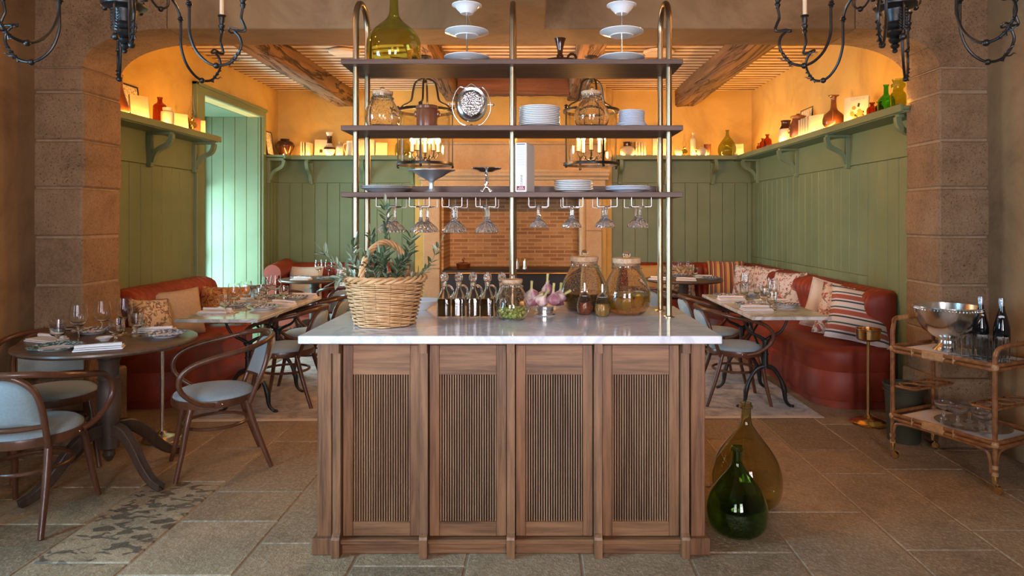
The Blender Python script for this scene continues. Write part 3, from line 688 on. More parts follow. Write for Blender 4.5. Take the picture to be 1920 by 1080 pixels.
# ================================================================ what stands on the rack
def RX(px, y=3.27): return (px-1003)*y/F
T3, T2, T1 = 2.1545, 1.8425, 1.5285
def demijohn(R, H, neck, mat, lipr=1.35, round_=False):
    def mk():
        nr = neck; P = ([(R*.80, 0), (R*.92, .012), (R*.985, H*.08), (R, H*.17), (R*.97, H*.28), (R*.83, H*.36), (R*.60, H*.43), (R*.36, H*.49), (nr*1.35, H*.545), (nr*1.12, H*.60), (nr*1.0, H*.72), (nr, H*.945)] if round_ else [(R*.50, 0), (R*.70, .006), (R*.92, H*.09), (R, H*.21), (R*.975, H*.33), (R*.86, H*.45), (R*.66, H*.56), (R*.44, H*.66), (R*.27, H*.74), (nr*1.2, H*.80), (nr, H*.88), (nr, H*.945)]) + [ (nr, H*.95), (nr*lipr, H*.952), (nr*lipr, H*.975), (nr*1.12, H*.98), (nr*1.12, H)]
        pp = [Vector((r, 0, z)) for r, z in P[:12]]; pp, _ = spline(pp, [1]*12, 3); P2 = [(p.x, p.z) for p in pp]+P[12:]
        o = MB().lathe(vessel(P2, .004), 40).build('demijohn', mat, None, True, 40); return tag(o, 'x', 'demijohn')
    return mk
place('dj0', demijohn(.133, .45, .021, m['demi_olive'], round_=True), (RX(737), 3.29, T3), 0, 'big olive green glass demijohn on top of the tall rack')
def stand_mk():
    r = thing('tiered_stand', 'x', 'cake stand')
    for z, rr, bowl in ((.018, .112, 0), (.145, .108, 0), (.255, .073, 1)):
        if bowl: P = [(.012, 0), (.030, 0), (.034, .006), (.050, .022), (.058, .034), (.073, .040), (.074, .043), (.060, .041), (.046, .026), (.02, .010), (.012, .010)]
        else: P = [(.012, 0), (.055, 0), (.058, .004), (.075, .008), (rr, .020), (rr, .023), (.074, .012), (.05, .006), (.012, .006)]
        MB().lathe([(0, P[0][1])]+P+[(0, P[-1][1])], 40, TR(0, 0, z)).build('dish', m['porcelain'], r)
    MB().tube([(0,0,0), (0,0,.33)], .0035, 8).build('rod', m['silver'], r)
    MB().lathe([(0,0), (.045, 0), (.045, .006), (.012, .016), (0, .018)], 24).build('foot', m['silver'], r)
    b = MB(); b.tube([(.022*sin(a), 0, .357-.022*cos(a)) for a in [2*pi*k/20 for k in range(20)]], .0028, 8, True); b.lathe([(0,0), (.006, .002), (.004, .012), (.008, .018), (0, .024)], 12, TR(0, 0, .318)); b.build('ring_handle', m['dark_bronze'], r)
    return r
place('stand', stand_mk, (RX(875), 3.28, T3), 0, 'three tier white dish stand on the rack top, right of the demijohn', 'tiered dish stands')
place('stand', stand_mk, (RX(1166), 3.28, T3), .4, 'three tier white dish stand on the rack top, near its right end', 'tiered dish stands')
c = thing('candle_holder', 'dark brown glazed candle holder with a ring handle on the rack top', 'candle holder', (RX(1050), 3.26, T3))
MB().lathe([(0,0), (.045,0), (.07,.010), (.078,.020), (.074,.021), (.04,.010), (.016,.014), (.013,.03), (.018,.042), (.012,.055), (.014,.075), (.024,.115), (.029,.128), (.025,.129), (.012,.10), (0,.10)], 32).build('body', m['dark_glaze'], c)
MB().tube([(.058+.020*sin(a), 0, .034-.020*cos(a)) for a in [2*pi*k/18 for k in range(18)]], .006, 8, True).build('handle', m['dark_glaze'], c)
def jarprof(R, H, n=.55):
    P = [(R*.50, 0), (R*.70, H*.015), (R*.92, H*.16), (R, H*.33), (R*.96, H*.48), (R*.82, H*.66), (R*.62, H*.84), (R*.55, H*.93), (R*.56, H*1.0)]
    pp, _ = spline([Vector((r, 0, z)) for r, z in P], [1]*len(P), 3); return [(p.x, p.z) for p in pp]
def corkjar(name, R, H, cat='jar', seeds=True, fill=None):
    def mk():
        r = thing(name, 'x', cat); P = jarprof(R, H)
        MB().lathe(vessel(P, .0035), 40).build('glass_body', m['seeded'] if seeds else m['glass'], r, True, 40)
        b = MB()
        for k in range(28): a = 2*pi*k/28; b.sphere((R*.60*cos(a), R*.60*sin(a), H*.90), .0045, 6, 4)
        b.build('bead_collar', m['glass'], r)
        l = MB().lathe([(0, H*.955), (R*.50, H*.955), (R*.53, H*1.0), (R*.58, H*1.005), (R*.60, H*1.09), (R*.58, H*1.10), (0, H*1.10)], 32).build('cork_lid', m['cork'], r)
        MB().sphere((0, 0, H*1.10+R*.13), R*.15, 16, 10).build('glass_knob', m['glass'], l)
        if fill: fill(r, P)
        return r
    return mk
place('jarA', corkjar('glass_jar', .086, .165), (RX(718), 3.26, T2), 0, 'seeded glass jar with cork lid at the left end of the middle tier', 'cork lidded jars on the rack')
place('jarA', None, (RX(1109), 3.26, T2), .5, 'seeded glass jar with cork lid between the two plate stacks', 'cork lidded jars on the rack')
c = thing('crock', 'small brown stoneware crock on the middle tier left of the silver tray', 'crock', (RX(802), 3.25, T2))
MB().lathe(vessel([(.048,0), (.051,.004), (.052,.085), (.050,.09), (.054,.094), (.054,.106), (.051,.11)], .004), 36).build('crock_body', m['crock'], c)
MB().sphere((.054, 0, .07), .013, 10, 8, sc=(.8,1,1.3)).build('lug', m['crock'], c); MB().sphere((-.054, 0, .07), .013, 10, 8, sc=(.8,1,1.3)).build('lug', m['crock'], c)
# oval silver tray on its swivel stand
s = thing('silver_tray', 'engraved oval silver dish upright in a wire stand on the middle tier', 'tray', (RX(885), 3.24, T2), .1)
T = TR(0, 0, .115, ry=0) @ Matrix.Rotation(radians(6), 4, 'Y') @ Matrix.Rotation(pi/2-.12, 4, 'X')
MB().lathe([(0, .012), (.052, .012), (.056, .006), (.066, .0), (.076, .004), (.078, .001), (.066, -.006), (.052, -.003), (0, -.003)][::-1], 48, T @ Matrix.Diagonal((1, 1.13, 1, 1))).build('dish', m['silver'], s)
t = NT('engraved_silver'); co = t.coord(); t.base((.62,.60,.62)); t.set(metal=1, rough=.22); t.bump(t.vor(co, 150), .9, .003); m['engraved'] = t.m
MB().lathe([(0, .0125), (.050, .0125), (.051, .0135), (0, .0145)][::-1], 32, T @ TR(0,0,0) @ Matrix.Diagonal((1, 1.13, 1, 1))).build('engraved_centre', m['engraved'], s)
b = MB(); b.tube([(-.018, 0, .010), (-.055, .004, .025), (-.086, .004, .07), (-.092, 0, .115), (-.080, .0, .165), (-.055, 0, .20), (-.03, 0, .195), (0, 0, .215), (.03, 0, .195), (.055, 0, .20), (.080, 0, .165), (.092, 0, .115), (.086, .004, .07), (.055, .004, .025), (.018, 0, .010)], .0026, 6, smoothn=3)
b.tube([(-.105, 0, .115), (-.078, 0, .115)], .003, 6); b.tube([(.078, 0, .115), (.105, 0, .115)], .003, 6); b.sphere((-.107, 0, .115), .005, 8, 6); b.sphere((.107, 0, .115), .005, 8, 6)
b.lathe([(0, 0), (.036, 0), (.030, .006), (.012, .012), (0, .02)], 20); b.build('wire_stand', m['silver'], s)
# plates
def plate_prof(R, h=.018, t=.0035):
    return [(0, .002), (R*.56, .002), (R*.58, 0), (R*.61, .001), (R*.64, .004), (R*.86, h*.75), (R, h), (R+.0008, h+t*.5), (R, h+t), (R*.85, h*.75+t), (R*.62, .006+t*.4), (R*.55, .005), (0, .005)]
def plate_mk(R, mat1, rim=None, h=.018, scal=0, name='plate', cat='plate'):
    def mk():
        b = MB(); P = plate_prof(R, h)[::-1]
        wv = (lambda i, s_, r, z: scal*abs(sin(pi*12*i/s_)) if r > R*.8 else 0) if scal else None
        b.lathe(P[::-1], 48, wave=wv)
        if rim:
            seg = 48
            for k, fc in enumerate(b.f):
                vs = [b.v[i] for i in fc]; r_ = sum(sqrt(v[0]**2+v[1]**2) for v in vs)/len(vs); z_ = sum(v[2] for v in vs)/len(vs)
                b.m[k] = 1 if (r_ > R*.70 and z_ > h*.5) else 0
            o = b.build(name, [mat1, rim], None)
        else: o = b.build(name, mat1, None)
        return tag(o, 'x', cat)
    return mk
ordw = ['bottom', 'second', 'third', 'fourth', 'fifth', 'sixth', 'seventh', 'eighth', 'ninth', 'tenth', 'eleventh', 'top']
def stack(key, mk, x, y, z, n, dz, what, where, grp):
    rj = random.Random(hash(key) % 97 if False else len(key))
    for k in range(n):
        w = 'top' if k == n-1 else ordw[k]
        place(key, mk, (x+rj.uniform(-.0015,.0015), y+rj.uniform(-.0015,.0015), z+k*dz+.0003), k*.7, '%s, %s of the stack %s' % (what, w if w in ('top', 'bottom') else w+' up', where), grp)
stack('pl_big', plate_mk(.100, m['porcelain'], None, .014), RX(1011.5), 3.27, T2, 11, .0086, 'white dinner plate', 'by the middle tube', 'tall stack of white dinner plates')
stack('pl_sm0', plate_mk(.074, m['plate_grey'], None, .010), RX(1184), 3.27, T2, 3, .006, 'pale grey saucer', 'by the right tubes', 'stack of small grey plates')
stack('pl_sm1', plate_mk(.064, m['plate_grey'], None, .010), RX(1184), 3.27, T2+.020, 9, .0066, 'small grey side plate', 'by the right tubes', 'stack of small grey plates upper part')
stack('pl_mid', plate_mk(.096, m['porcelain'], None, .012), RX(1075.5), 3.26, T1, 6, .0085, 'white dessert plate', 'on the lowest tier beside the white book', 'stack of six white plates')
stack('pl_sc', plate_mk(.107, m['plate_grey'], None, .014, .02), RX(1176), 3.26, T1, 3, .007, 'scalloped pale grey plate', 'right on the lowest tier', 'stack of scalloped plates')
stack('sil', plate_mk(.125, m['satin_silver'], None, .022, .012, 'silver_dish', 'dish'), RX(725), 3.275, T1, 2, .008, 'wide silver serving dish', 'at the left end of the lowest tier', 'stack of silver serving dishes')
s = thing('compote', 'dull pewter compote with a wavy bowl on the lowest tier', 'compote', (RX(812), 3.22, T1))
MB().lathe([(0,0), (.036,0), (.038,.004), (.028,.008), (.014,.018), (.010,.035), (.012,.052), (.02,.060), (.055,.078), (.088,.100), (.112,.106), (.113,.109), (.088,.106), (.05,.086), (0,.076)], 48, sy=.72, wave=lambda i, s_, r, z: .03*cos(2*pi*4*i/s_) if z > .09 else 0).build('bowl_and_foot', m['pewter'], s)
s = thing('compote', 'small bright silver compote with a twisted stem and flat dish', 'compote', (RX(913.5), 3.22, T1))
MB().lathe([(0,.100), (.03,.100), (.045,.108), (.066,.112), (.072,.116), (.073,.119), (.045,.114), (0,.108)], 40).build('dish', m['silver'], s)
MB().tube([(.004*cos(a*3), .004*sin(a*3), .02+.08*a/6) for a in [k*.25 for k in range(25)]], [.006+.003*sin(k*1.7) for k in range(25)], 8).build('stem', m['silver'], s)
b = MB()
for k in range(4):
    a = pi/4+k*pi/2; b.tube([(0,0,.028), (.014*cos(a), .014*sin(a), .022), (.026*cos(a), .026*sin(a), .006), (.036*cos(a), .036*sin(a), .004), (.036*cos(a), .036*sin(a), .012)], .0035, 6, smoothn=3)
b.build('scrolled_foot', m['silver'], s)
# white cookbook
def book(w, h, d, mat, pages=None, name='cover'):
    # spine at -y, w = spine thickness (x), d = depth (y)
    r = None
    return mat
bk = thing('book', 'thick white cookbook standing on the lowest tier beside the middle tube', 'book', (RX(982, 3.2)+.006, 3.22, T1), -.22)
MB().bbox(-.028, .028, -.085, .085, 0, .232, .004).build('cover', m['paper_white'], bk)
MB().box(-.024, .024, -.07, .0865, .003, .2335).build('pages', m['paper'], bk, False)
MB().box(-.020, .020, -.0858, -.0848, .222, .226).build('title_bar', m['ink'], bk, False)
b = MB()
for k in range(22): b.box(-.021, .021, -.0856, -.0848, .214-k*.0042, .2152-k*.0042)
b.build('fine_spine_lines', m['print_text'], bk, False)
text('spine_title', 'CUISINE', .014, m['ink'], bk, (.004, -.0857, .055), (pi/2, -pi/2, 0))
lb = MB().box(-.020, .020, -.0858, -.0848, .008, .028).build('red_label', m['red_ink'], bk, False)
b = MB(); [b.box(x0, x1, -.0864, -.0856, z, z+.0042) for z, xs in ((.020, (-.008, -.003, .003, .008)), (.012, (-.014, -.009, -.004, .001, .006, .011))) for x0 in xs for x1 in (x0+.0032,)]
b.build('small_white_lettering', m['paper_white'], lb, False)
# ================================================================ what stands on the marble
CZ = .9305
def CP(px, py, r=0):
    y = (EYE-CZ)*F/(py-411)+r; return ((px-1003)*y/F, y)
# wicker basket
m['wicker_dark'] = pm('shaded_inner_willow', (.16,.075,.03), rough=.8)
bx, by = (722-1003)*2.99/F, 2.99
bk = thing('basket', 'willow basket with an arched handle holding olive branches', 'basket', (bx, by, CZ), .95)
def brad(z): return .128+(.172-.128)*min(1, z/.20)
b = MB(); rows = 24; seg = 96; ns = 16
for k in range(rows):
    z = .006+k*.0083; base = brad(z); pts = []; twin = (k % 2)
    for i in range(seg):
        a = 2*pi*i/seg; pts.append(((base+.0065*cos(ns*a/2*1+pi*twin))*cos(a), (base+.0065*cos(ns*a/2+pi*twin))*sin(a), z+.0012*sin(3*a+k)))
    b.tube(pts, .0040, 5, True)
b.build('woven_side', m['wicker'], bk, True, 80)
b = MB()
for k in range(ns):
    a = 2*pi*(k+.5)/ns/1; b.tube([(brad(z)*cos(a), brad(z)*sin(a), z) for z in (0, .05, .10, .15, .20)], .0035, 5)
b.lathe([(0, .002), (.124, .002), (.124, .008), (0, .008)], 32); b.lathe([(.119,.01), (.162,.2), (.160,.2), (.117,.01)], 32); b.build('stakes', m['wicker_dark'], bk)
b = MB()
for q in range(3):
    pts = []; n = 150
    for i in range(n): a = 2*pi*i/n; ph = 9*a+2*pi*q/3; pts.append(((.175+.009*cos(ph))*cos(a), (.175+.009*cos(ph))*sin(a), .208+.009*sin(ph)))
    b.tube(pts, .0068, 6, True)
b.build('braided_rim', m['wicker'], bk)
b = MB()
for q in range(4):
    pts = []; n = 60
    for i in range(n+1):
        u = i/n; a = pi*u; ph = 7*a+2*pi*q/4; rr_ = .009; cx, cz = .135*cos(a), .20+.165*sin(a)
        pts.append((cx+rr_*cos(ph)*cos(a), rr_*sin(ph), cz+rr_*cos(ph)*sin(a)))
    b.tube(pts, .0062, 6)
b.build('arched_handle', m['wicker'], bk)
# olive branches
def leafmb(b, p, d, up, L_, w):
    d = d.normalized(); s_ = d.cross(up); s_ = s_.normalized() if s_.length > 1e-4 else Vector((1,0,0)); n = s_.cross(d).normalized()
    vs = [p]; prof = [(.18, .55), (.45, 1), (.75, .75)]
    for t_, k in prof: vs += [p+d*L_*t_+s_*w*k+n*L_*.05*t_, p+d*L_*t_-n*w*.30+n*L_*.05*t_, p+d*L_*t_-s_*w*k+n*L_*.05*t_]
    vs.append(p+d*L_-n*L_*.02)
    fs = [(0,2,1), (0,3,2), (1,2,5,4), (2,3,6,5), (4,5,8,7), (5,6,9,8), (7,8,10), (8,9,10)]
    off = n*.0006; vs2 = [q-off for q in vs]; k0 = len(vs)
    b.add(vs+vs2, fs+[tuple(k0+i for i in reversed(f_)) for f_ in fs])
def branch(i, pts, nl, label, seed, pale=.3, Ls=(.040, .062)):
    r_ = random.Random(seed); P = [Vector(p) for p in pts]; Q, _ = spline(P, [1]*len(P), 8)
    root = thing('olive_branch', label, 'olive branch', (bx, by, CZ+.10), 0, 'olive branches in the basket')
    MB().tube(Q, [.0032*(1-.7*k/len(Q)) for k in range(len(Q))], 5).build('twig', m['twig'], root)
    b = MB(); b2 = MB()
    nl = int(nl*1.6)
    for k in range(nl):
        u = .25+.75*k/nl; q = Q[min(int(u*(len(Q)-1)), len(Q)-2)]; tg = (Q[min(int(u*(len(Q)-1))+1, len(Q)-1)]-q).normalized()
        s_ = tg.cross(Vector((r_.uniform(-1,1), r_.uniform(-1,1), r_.uniform(-.4,1)))).normalized()
        for sg in (-1, 1):
            d = tg*r_.uniform(.5, 1)+s_*sg*r_.uniform(.6, 1.1); up = Vector((r_.uniform(-.5,.5), r_.uniform(-1,0), 1))
            leafmb(b2 if r_.random() < pale else b, q, d, up, r_.uniform(*Ls), r_.uniform(.0055, .0085))
    leafmb(b2, Q[-1], Q[-1]-Q[-2], Vector((0,0,1)), .05, .007)
    b.build('leaves', m['leaf'], root)
    if b2.v: b2.build('pale_leaves', m['leaf_pale'], root)
branch(0, [(-.02,0,0), (-.10,-.02,.10), (-.19,-.04,.155), (-.265,-.06,.235)], 9, 'silvery olive branch reaching left out of the basket', 1, .8, (.045, .07))
branch(1, [(-.02,.0,0), (-.09,-.05,.13), (-.13,-.06,.19), (-.12,-.05,.27)], 12, 'olive branch standing at the left side of the basket', 2, .5)
branch(2, [(0,.0,0), (-.01,.02,.15), (.0,.03,.27), (-.01,.05,.44)], 13, 'tallest dark olive branch rising through the basket handle', 3, .0)
branch(3, [(0,.0,0), (.02,-.06,.12), (.01,-.09,.17), (.0,-.10,.22)], 11, 'olive branch leaning to the front of the basket', 4, .25)
branch(4, [(.02,.0,0), (.12,-.01,.10), (.19,.0,.15), (.245,.02,.26)], 9, 'thin olive branch reaching right out of the basket', 5, .15, (.03, .045))
branch(5, [(0,.02,0), (.05,.04,.14), (.09,.05,.20), (.11,.05,.29)], 12, 'dark olive branch on the right behind the handle', 6, .1)
branch(6, [(0,.0,0), (-.05,.03,.12), (-.06,.05,.22), (-.08,.06,.31)], 11, 'olive branch on the left behind the handle', 7, .2)
branch(7, [(-.02,-.02,0), (-.10,-.09,.10), (-.15,-.12,.12), (-.19,-.14,.10)], 8, 'olive sprig drooping over the left rim of the basket', 8, .7)
branch(8, [(0,-.02,0), (-.03,-.07,.13), (-.05,-.09,.17), (-.05,-.10,.20)], 12, 'short leafy olive sprig near the left front rim', 9, .4)
branch(9, [(.02,-.02,0), (.06,-.05,.12), (.07,-.06,.16), (.09,-.07,.18)], 10, 'short dark olive sprig below the handle on the right', 10, .1)
# white oval dish behind the basket
MB_ = MB().lathe([(0,.002), (.05,.002), (.055,0), (.06,.004), (.11,.035), (.15,.052), (.151,.055), (.105,.040), (.05,.012), (0,.010)], 44, sx=1.0, sy=.62)
tag(MB_.build('oval_dish', m['porcelain'], None), 'shallow white oval dish on the marble behind the basket', 'dish', loc=((778-1003)*3.42/F, 3.44, CZ))
# oil cruets
def cruet_mk():
    r = thing('oil_cruet', 'x', 'cruet'); w = .031
    def rsq(w_, z, p=.35, n=32): return [(w_*(abs(cos(a))**p)*(1 if cos(a) > 0 else -1), w_*(abs(sin(a))**p)*(1 if sin(a) > 0 else -1), z) for a in [2*pi*(k+.5)/n for k in range(n)]]
    R = [rsq(w*.93, 0), rsq(w, .004), rsq(w, .082), rsq(w*.95, .094, .5), rsq(w*.72, .112, .7), rsq(w*.45, .130, .9), rsq(w*.38, .145, 1), rsq(w*.40, .158, 1), rsq(w*.50, .166, 1), rsq(w*.34, .167, 1), rsq(w*.28, .145, 1), rsq(w*.34, .130, .9), rsq(w*.60, .110, .7), rsq(w*.86, .090, .5), rsq(w*.9, .08), rsq(w*.9, .005)]
    MB().loft(R).build('glass_bottle', m['glass'], r, True, 50)
    MB().loft([rsq(w*.885, .0055), rsq(w*.885, .080), rsq(w*.85, .088, .5)]).build('olive_oil', m['oil'], r, True, 50)
    MB().tube([(.012, 0, .150), (.026, 0, .150), (.040, 0, .135), (.042, 0, .112), (.034, 0, .094)], .0045, 8, smoothn=4).build('handle', m['glass'], r)
    b = MB(); b.lathe([(0, .150), (.008, .150), (.010, .170), (0, .170)], 12)
    b.lathe([(0, .166), (.010, .168), (.0195, .180), (.021, .190), (.0175, .204), (.008, .213), (0, .214)], 12, wave=lambda i, s_, r_, z: .06*(i % 2)); b.build('stopper', m['crystal'], r, False)
    return r
for i, px in enumerate((833, 860, 887, 914, 941)):
    place('cruet', cruet_mk, ((px-1003)*3.21/F, 3.21+.004*(i % 2), CZ), .12*(i % 3-1), 'square glass oil cruet, %s from the left in the row of five' % ('first second third fourth fifth'.split()[i]), 'row of olive oil cruets')
# olive jar
def olive_fill(r, P):
    rj = random.Random(5); b = MB(); pts = []
    tries = 0
    while len(pts) < 110 and tries < 8000:
        tries += 1; z = rj.uniform(.012, .052); rr_ = rj.uniform(.0, .066)*min(1, .55+z*14); a = rj.uniform(0, 2*pi); p = Vector((rr_*cos(a), rr_*sin(a), z))
        if all((p-q).length > .0125 for q in pts): pts.append(p)
    for p in pts: b.sphere((0,0,0), .0078, 8, 6, TR(p.x, p.y, p.z, rx=rj.uniform(0,3), ry=rj.uniform(0,3)), (1,1,1.35))
    o = b.build('green_olives', m['olives'], r); o['kind'] = 'stuff'
place('ojar', corkjar('olive_jar', .083, .172, fill=olive_fill), ((960-1003)*3.12/F, 3.12, CZ), 0, 'round glass jar of green olives with a cork lid')
def lemon_fill(r, P):
    MB().lathe(fillprof(P, .0035, .098), 32).build('golden_oil', m['oil_gold'], r)
    for k, (x, y, z, a) in enumerate(((-.062, -.055, .060, .3), (-.028, -.078, .055, -.5), (.028, -.080, .075, .2))):
        MB().sphere((0,0,0), .03, 14, 8, TR(x, y, z, rz=a, rx=.2), (.75, .16, 1.05)).build('lemon_wedge', m['lemon'], r)
def dark_fill(r, P): MB().lathe(fillprof(P, .0035, .092), 32).build('dark_marinade', m['oil'], r)
place('big1', corkjar('preserve_jar', .124, .252, fill=dark_fill), ((1096-1003)*3.44/F, 3.45, CZ), 0, 'big seeded jar of dark marinade with cork lid, left of the pair')
place('big2', corkjar('preserve_jar', .120, .252, fill=lemon_fill), ((1174-1003)*3.30/F+.004, 3.31, CZ), .2, 'big seeded jar of lemons in oil with cork lid, right of the pair')
# honey pots
def honey(mat):
    def mk():
        r = thing('honey_pot', 'x', 'honey pot'); P = [(.026, 0), (.030, .002)]
        for k in range(9):
            z = .008+k*.0095; R = .041*(1-.55*((z-.045)/.06)**2*.9); P += [(R*.965, z-.004), (R, z)]
        P += [(.026, .092)]
        MB().lathe(vessel(P, .003), 36).build('beehive_body', m['glass'], r); MB().lathe(fillprof(P, .003, .062), 28).build('honey', mat, r)
        l = MB().lathe([(0, .092), (.027, .092), (.028, .097), (.018, .106), (.007, .112), (.0045, .118), (.0055, .150), (.004, .156), (0, .158)], 28).build('silver_lid', m['silver'], r)
        return r
    return mk
place('hon1', honey(m['honey']), ((1097-1003)*3.27/F, 3.285, CZ), 0, 'beehive honey pot of reddish honey with a silver lid')
place('hon2', honey(m['honey_gold']), ((1130-1003)*3.22/F, 3.225, CZ), 0, 'beehive honey pot of golden honey, nearer the camera')
# garlic bowl
gx, gy = (1021-1003)*3.27/F, 3.27
g = thing('garlic_bowl', 'footed silver bowl with a wavy rim full of purple garlic', 'bowl', (gx, gy, CZ))
MB().lathe([(0,.002), (.046,0), (.052,.004), (.050,.008), (.040,.012), (.040,.020), (.075,.036), (.110,.052), (.125,.056), (.126,.059), (.105,.055), (.06,.034), (0,.026)], 48, wave=lambda i, s_, r, z: .05*cos(2*pi*5*i/s_) if z > .05 else 0).build('bowl', m['silver'], g)
def garlic_mk():
    r = thing('garlic_bulb', 'x', 'garlic')
    MB().lathe([(0, -.022), (.010, -.023), (.024, -.014), (.030, 0), (.027, .012), (.016, .024), (.008, .032), (.006, .040), (0, .040)], 30, wave=lambda i, s_, r_, z: .07*abs(sin(pi*5*i/s_)) if -.02 < z < .025 else 0).build('bulb', m['garlic'], r)
    MB().tube([(0,0,.034), (.003,0,.052), (.008,0,.076)], [.006, .0055, .0065], 8).build('stem', m['garlic_stem'], r)
    return r
spots = [(-.060, .0, .095, .5, .6), (.018, .02, .118, -.1, .35), (-.015, -.035, .075, .9, 1.2), (-.068, -.02, .062, .7, .2), (.045, -.04, .078, .1, -.3), (.072, .015, .085, .5, 1.9), (.0, .045, .085, .3, 2.5), (.065, .045, .070, .8, 1.0)]
gl = ['leaning left at the top of the bowl', 'upright at the very top of the heap', 'lying at the front of the bowl', 'at the left rim of the bowl', 'upright at the front right', 'at the right rim of the bowl', 'at the back of the heap', 'low at the back right of the bowl']
for k, (x, y, z, tl, az) in enumerate(spots):
    place('garlic', garlic_mk, (gx+x, gy+y, CZ+z), 0, 'purple garlic bulb with a green stem, '+gl[k], 'garlic in the silver bowl', rot=(tl*.7, tl*1.0*(1 if k % 2 else -.8), az), scale=1.08)
# small silver shakers and a pot on the sideboard behind
for k, (px, py) in enumerate(((969, 505), (984, 508))):
    o = MB().lathe([(0,0), (.030,0), (.028,.02), (.022,.05), (.026,.09), (.018,.12), (.006,.135), (0,.14)], 20).build('shaker', m['silver'])
    tag(o, 'silver shaker on the black sideboard, %s of the pair' % ('left', 'right')[k], 'shaker', loc=((px-1003)*8.0/F, 8.05, .8005))
p = thing('copper_pot', 'low brown lidded pot with a brass bird finial on the sideboard', 'pot', ((868-1003)*8.05/F, 8.1, .8005))
MB().lathe([(0,0), (.075,0), (.085,.05), (.088,.055), (.0,.055)], 28).build('pot_body', m['amber_glaze'], p)
MB().lathe([(0,.055), (.09,.056), (.09,.062), (.05,.075), (0,.080)], 28).build('lid', m['crock'], p)
MB().tube([(0,0,.078), (.004,0,.095), (-.01,0,.105), (.012,0,.125), (.002,0,.14)], [.006,.009,.013,.008,.003], 8, smoothn=2).build('brass_finial', m['brass'], p)
# ================================================================ leather banquettes
def seat_mb(outline, z1=.45):
    # outline: closed footprint polygon (counter-clockwise); lofted with softened edges
    n = len(outline); P = [Vector((x, y)) for x, y in outline]; nrm = []
    for i in range(n):
        a = P[i-1]; b = P[(i+1) % n]; t_ = (b-a).normalized(); nrm.append(Vector((t_.y, -t_.x)))
    rings = []
    for ins, z in ((.03, .0), (.03, .055), (.004, .06), (0, .07), (0, .262), (.006, .27), (.006, .274), (0, .282), (0, z1-.055), (.006, z1-.030), (.022, z1-.010), (.05, z1), (.10, z1+.004)):
        rings.append([(p.x-q.x*ins, p.y-q.y*ins, z) for p, q in zip(P, nrm)])
    return MB().loft(rings)
def rounded(cx, cy, r, a0, a1, n=8): return [(cx+r*cos(a0+(a1-a0)*k/n), cy+r*sin(a0+(a1-a0)*k/n)) for k in range(n+1)]
def back_mb(path, closed_ends=True, top=.87, th=.20, fl=.088, dirs=None):
    # channel tufted back swept along a wall; path points with outward normals
    pts = []; L_ = 0
    P = [Vector((x, y, 0)) for x, y in path]; D = [0]
    for a, b in zip(P, P[1:]): D.append(D[-1]+(b-a).length)
    tot = D[-1]; N = int(tot/.0146); rings = []
    for k in range(N+1):
        d = tot*k/N; i = 0
        while i < len(P)-2 and D[i+1] < d: i += 1
        u = (d-D[i])/max(D[i+1]-D[i], 1e-6); p = P[i].lerp(P[i+1], u); tg = (P[min(i+1, len(P)-1)]-P[i]).normalized()
        # smooth the tangent over corners
        j = max(i-1, 0) if u < .5 else min(i+1, len(P)-2); tg2 = (P[j+1]-P[j]).normalized(); tg = (tg*(1-abs(u-.5))+tg2*abs(u-.5)).normalized()
        n = Vector((-tg.y, tg.x, 0)); f_ = abs(sin(pi*d/fl)); bul = .026*(f_**.6)-.026
        e = min(d, tot-d); er = 1-max(0, 1-e/.06)**2*.55
        prof = [(0, .38), (th*.92, .38), (th*.86+bul, .45), (th*.80+bul, .52), (th*.84+bul, .60), (th*.95+bul, .68), (th*1.03+bul, .735), (th*1.04+bul, .78), (th*.94+bul*.9, .825), (th*.74+bul*.6, top-.018+bul*.5), (th*.45, top), (.0, top-.004)]
        rings.append([p+n*(w*er)+Vector((0, 0, .38+(z-.38)*(1-(1-er)*.12))) for w, z in prof])
    return MB().loft(rings)
# right: along the right wall and round the corner to the fireplace
bq = thing('banquette', 'long rust red leather banquette wrapping the right wall and back corner', 'banquette', (0, 0, 0))
FXs = 2.08
out = [(2.655, 4.90)] + [(2.66, 8.26), (.98, 8.26), (.98, 7.66)] + [(1.75, 7.66)] + [(x, y) for x, y in reversed(rounded(FXs-.32, 7.34, .32, 0, pi/2, 8))] + rounded(FXs+.26, 4.88+.26, .26, pi, 1.5*pi, 10)
seat_mb(out).build('seat', m['leather'], bq, True, 50)
path = [(.99, 8.27), (2.28, 8.27)] + [(2.28+.39*sin(a), 7.88+.39*cos(a)) for a in [pi/2*k/8 for k in range(1, 9)]] + [(2.67, 4.93)]
path = path[::-1]
back_mb(path).build('channelled_back', m['leather'], bq, True, 60)
# left: along the left wall before the garden door
bq = thing('banquette', 'rust red leather banquette along the left wall in front of the garden door', 'banquette', (0, 0, 0))
out = [(-3.165, 6.30), (-3.165, 4.90)] + rounded(-2.60-.22, 4.88+.22, .22, -pi/2, 0, 8) + [(-2.60, 6.10)] + rounded(-2.60-.2, 6.10, .2, 0, pi/2, 6)
seat_mb(out[::1]).build('seat', m['leather'], bq, True, 50)
back_mb([(-3.17, 6.28), (-3.17, 4.92)][::-1][::-1]).build('channelled_back', m['leather'], bq, True, 60)
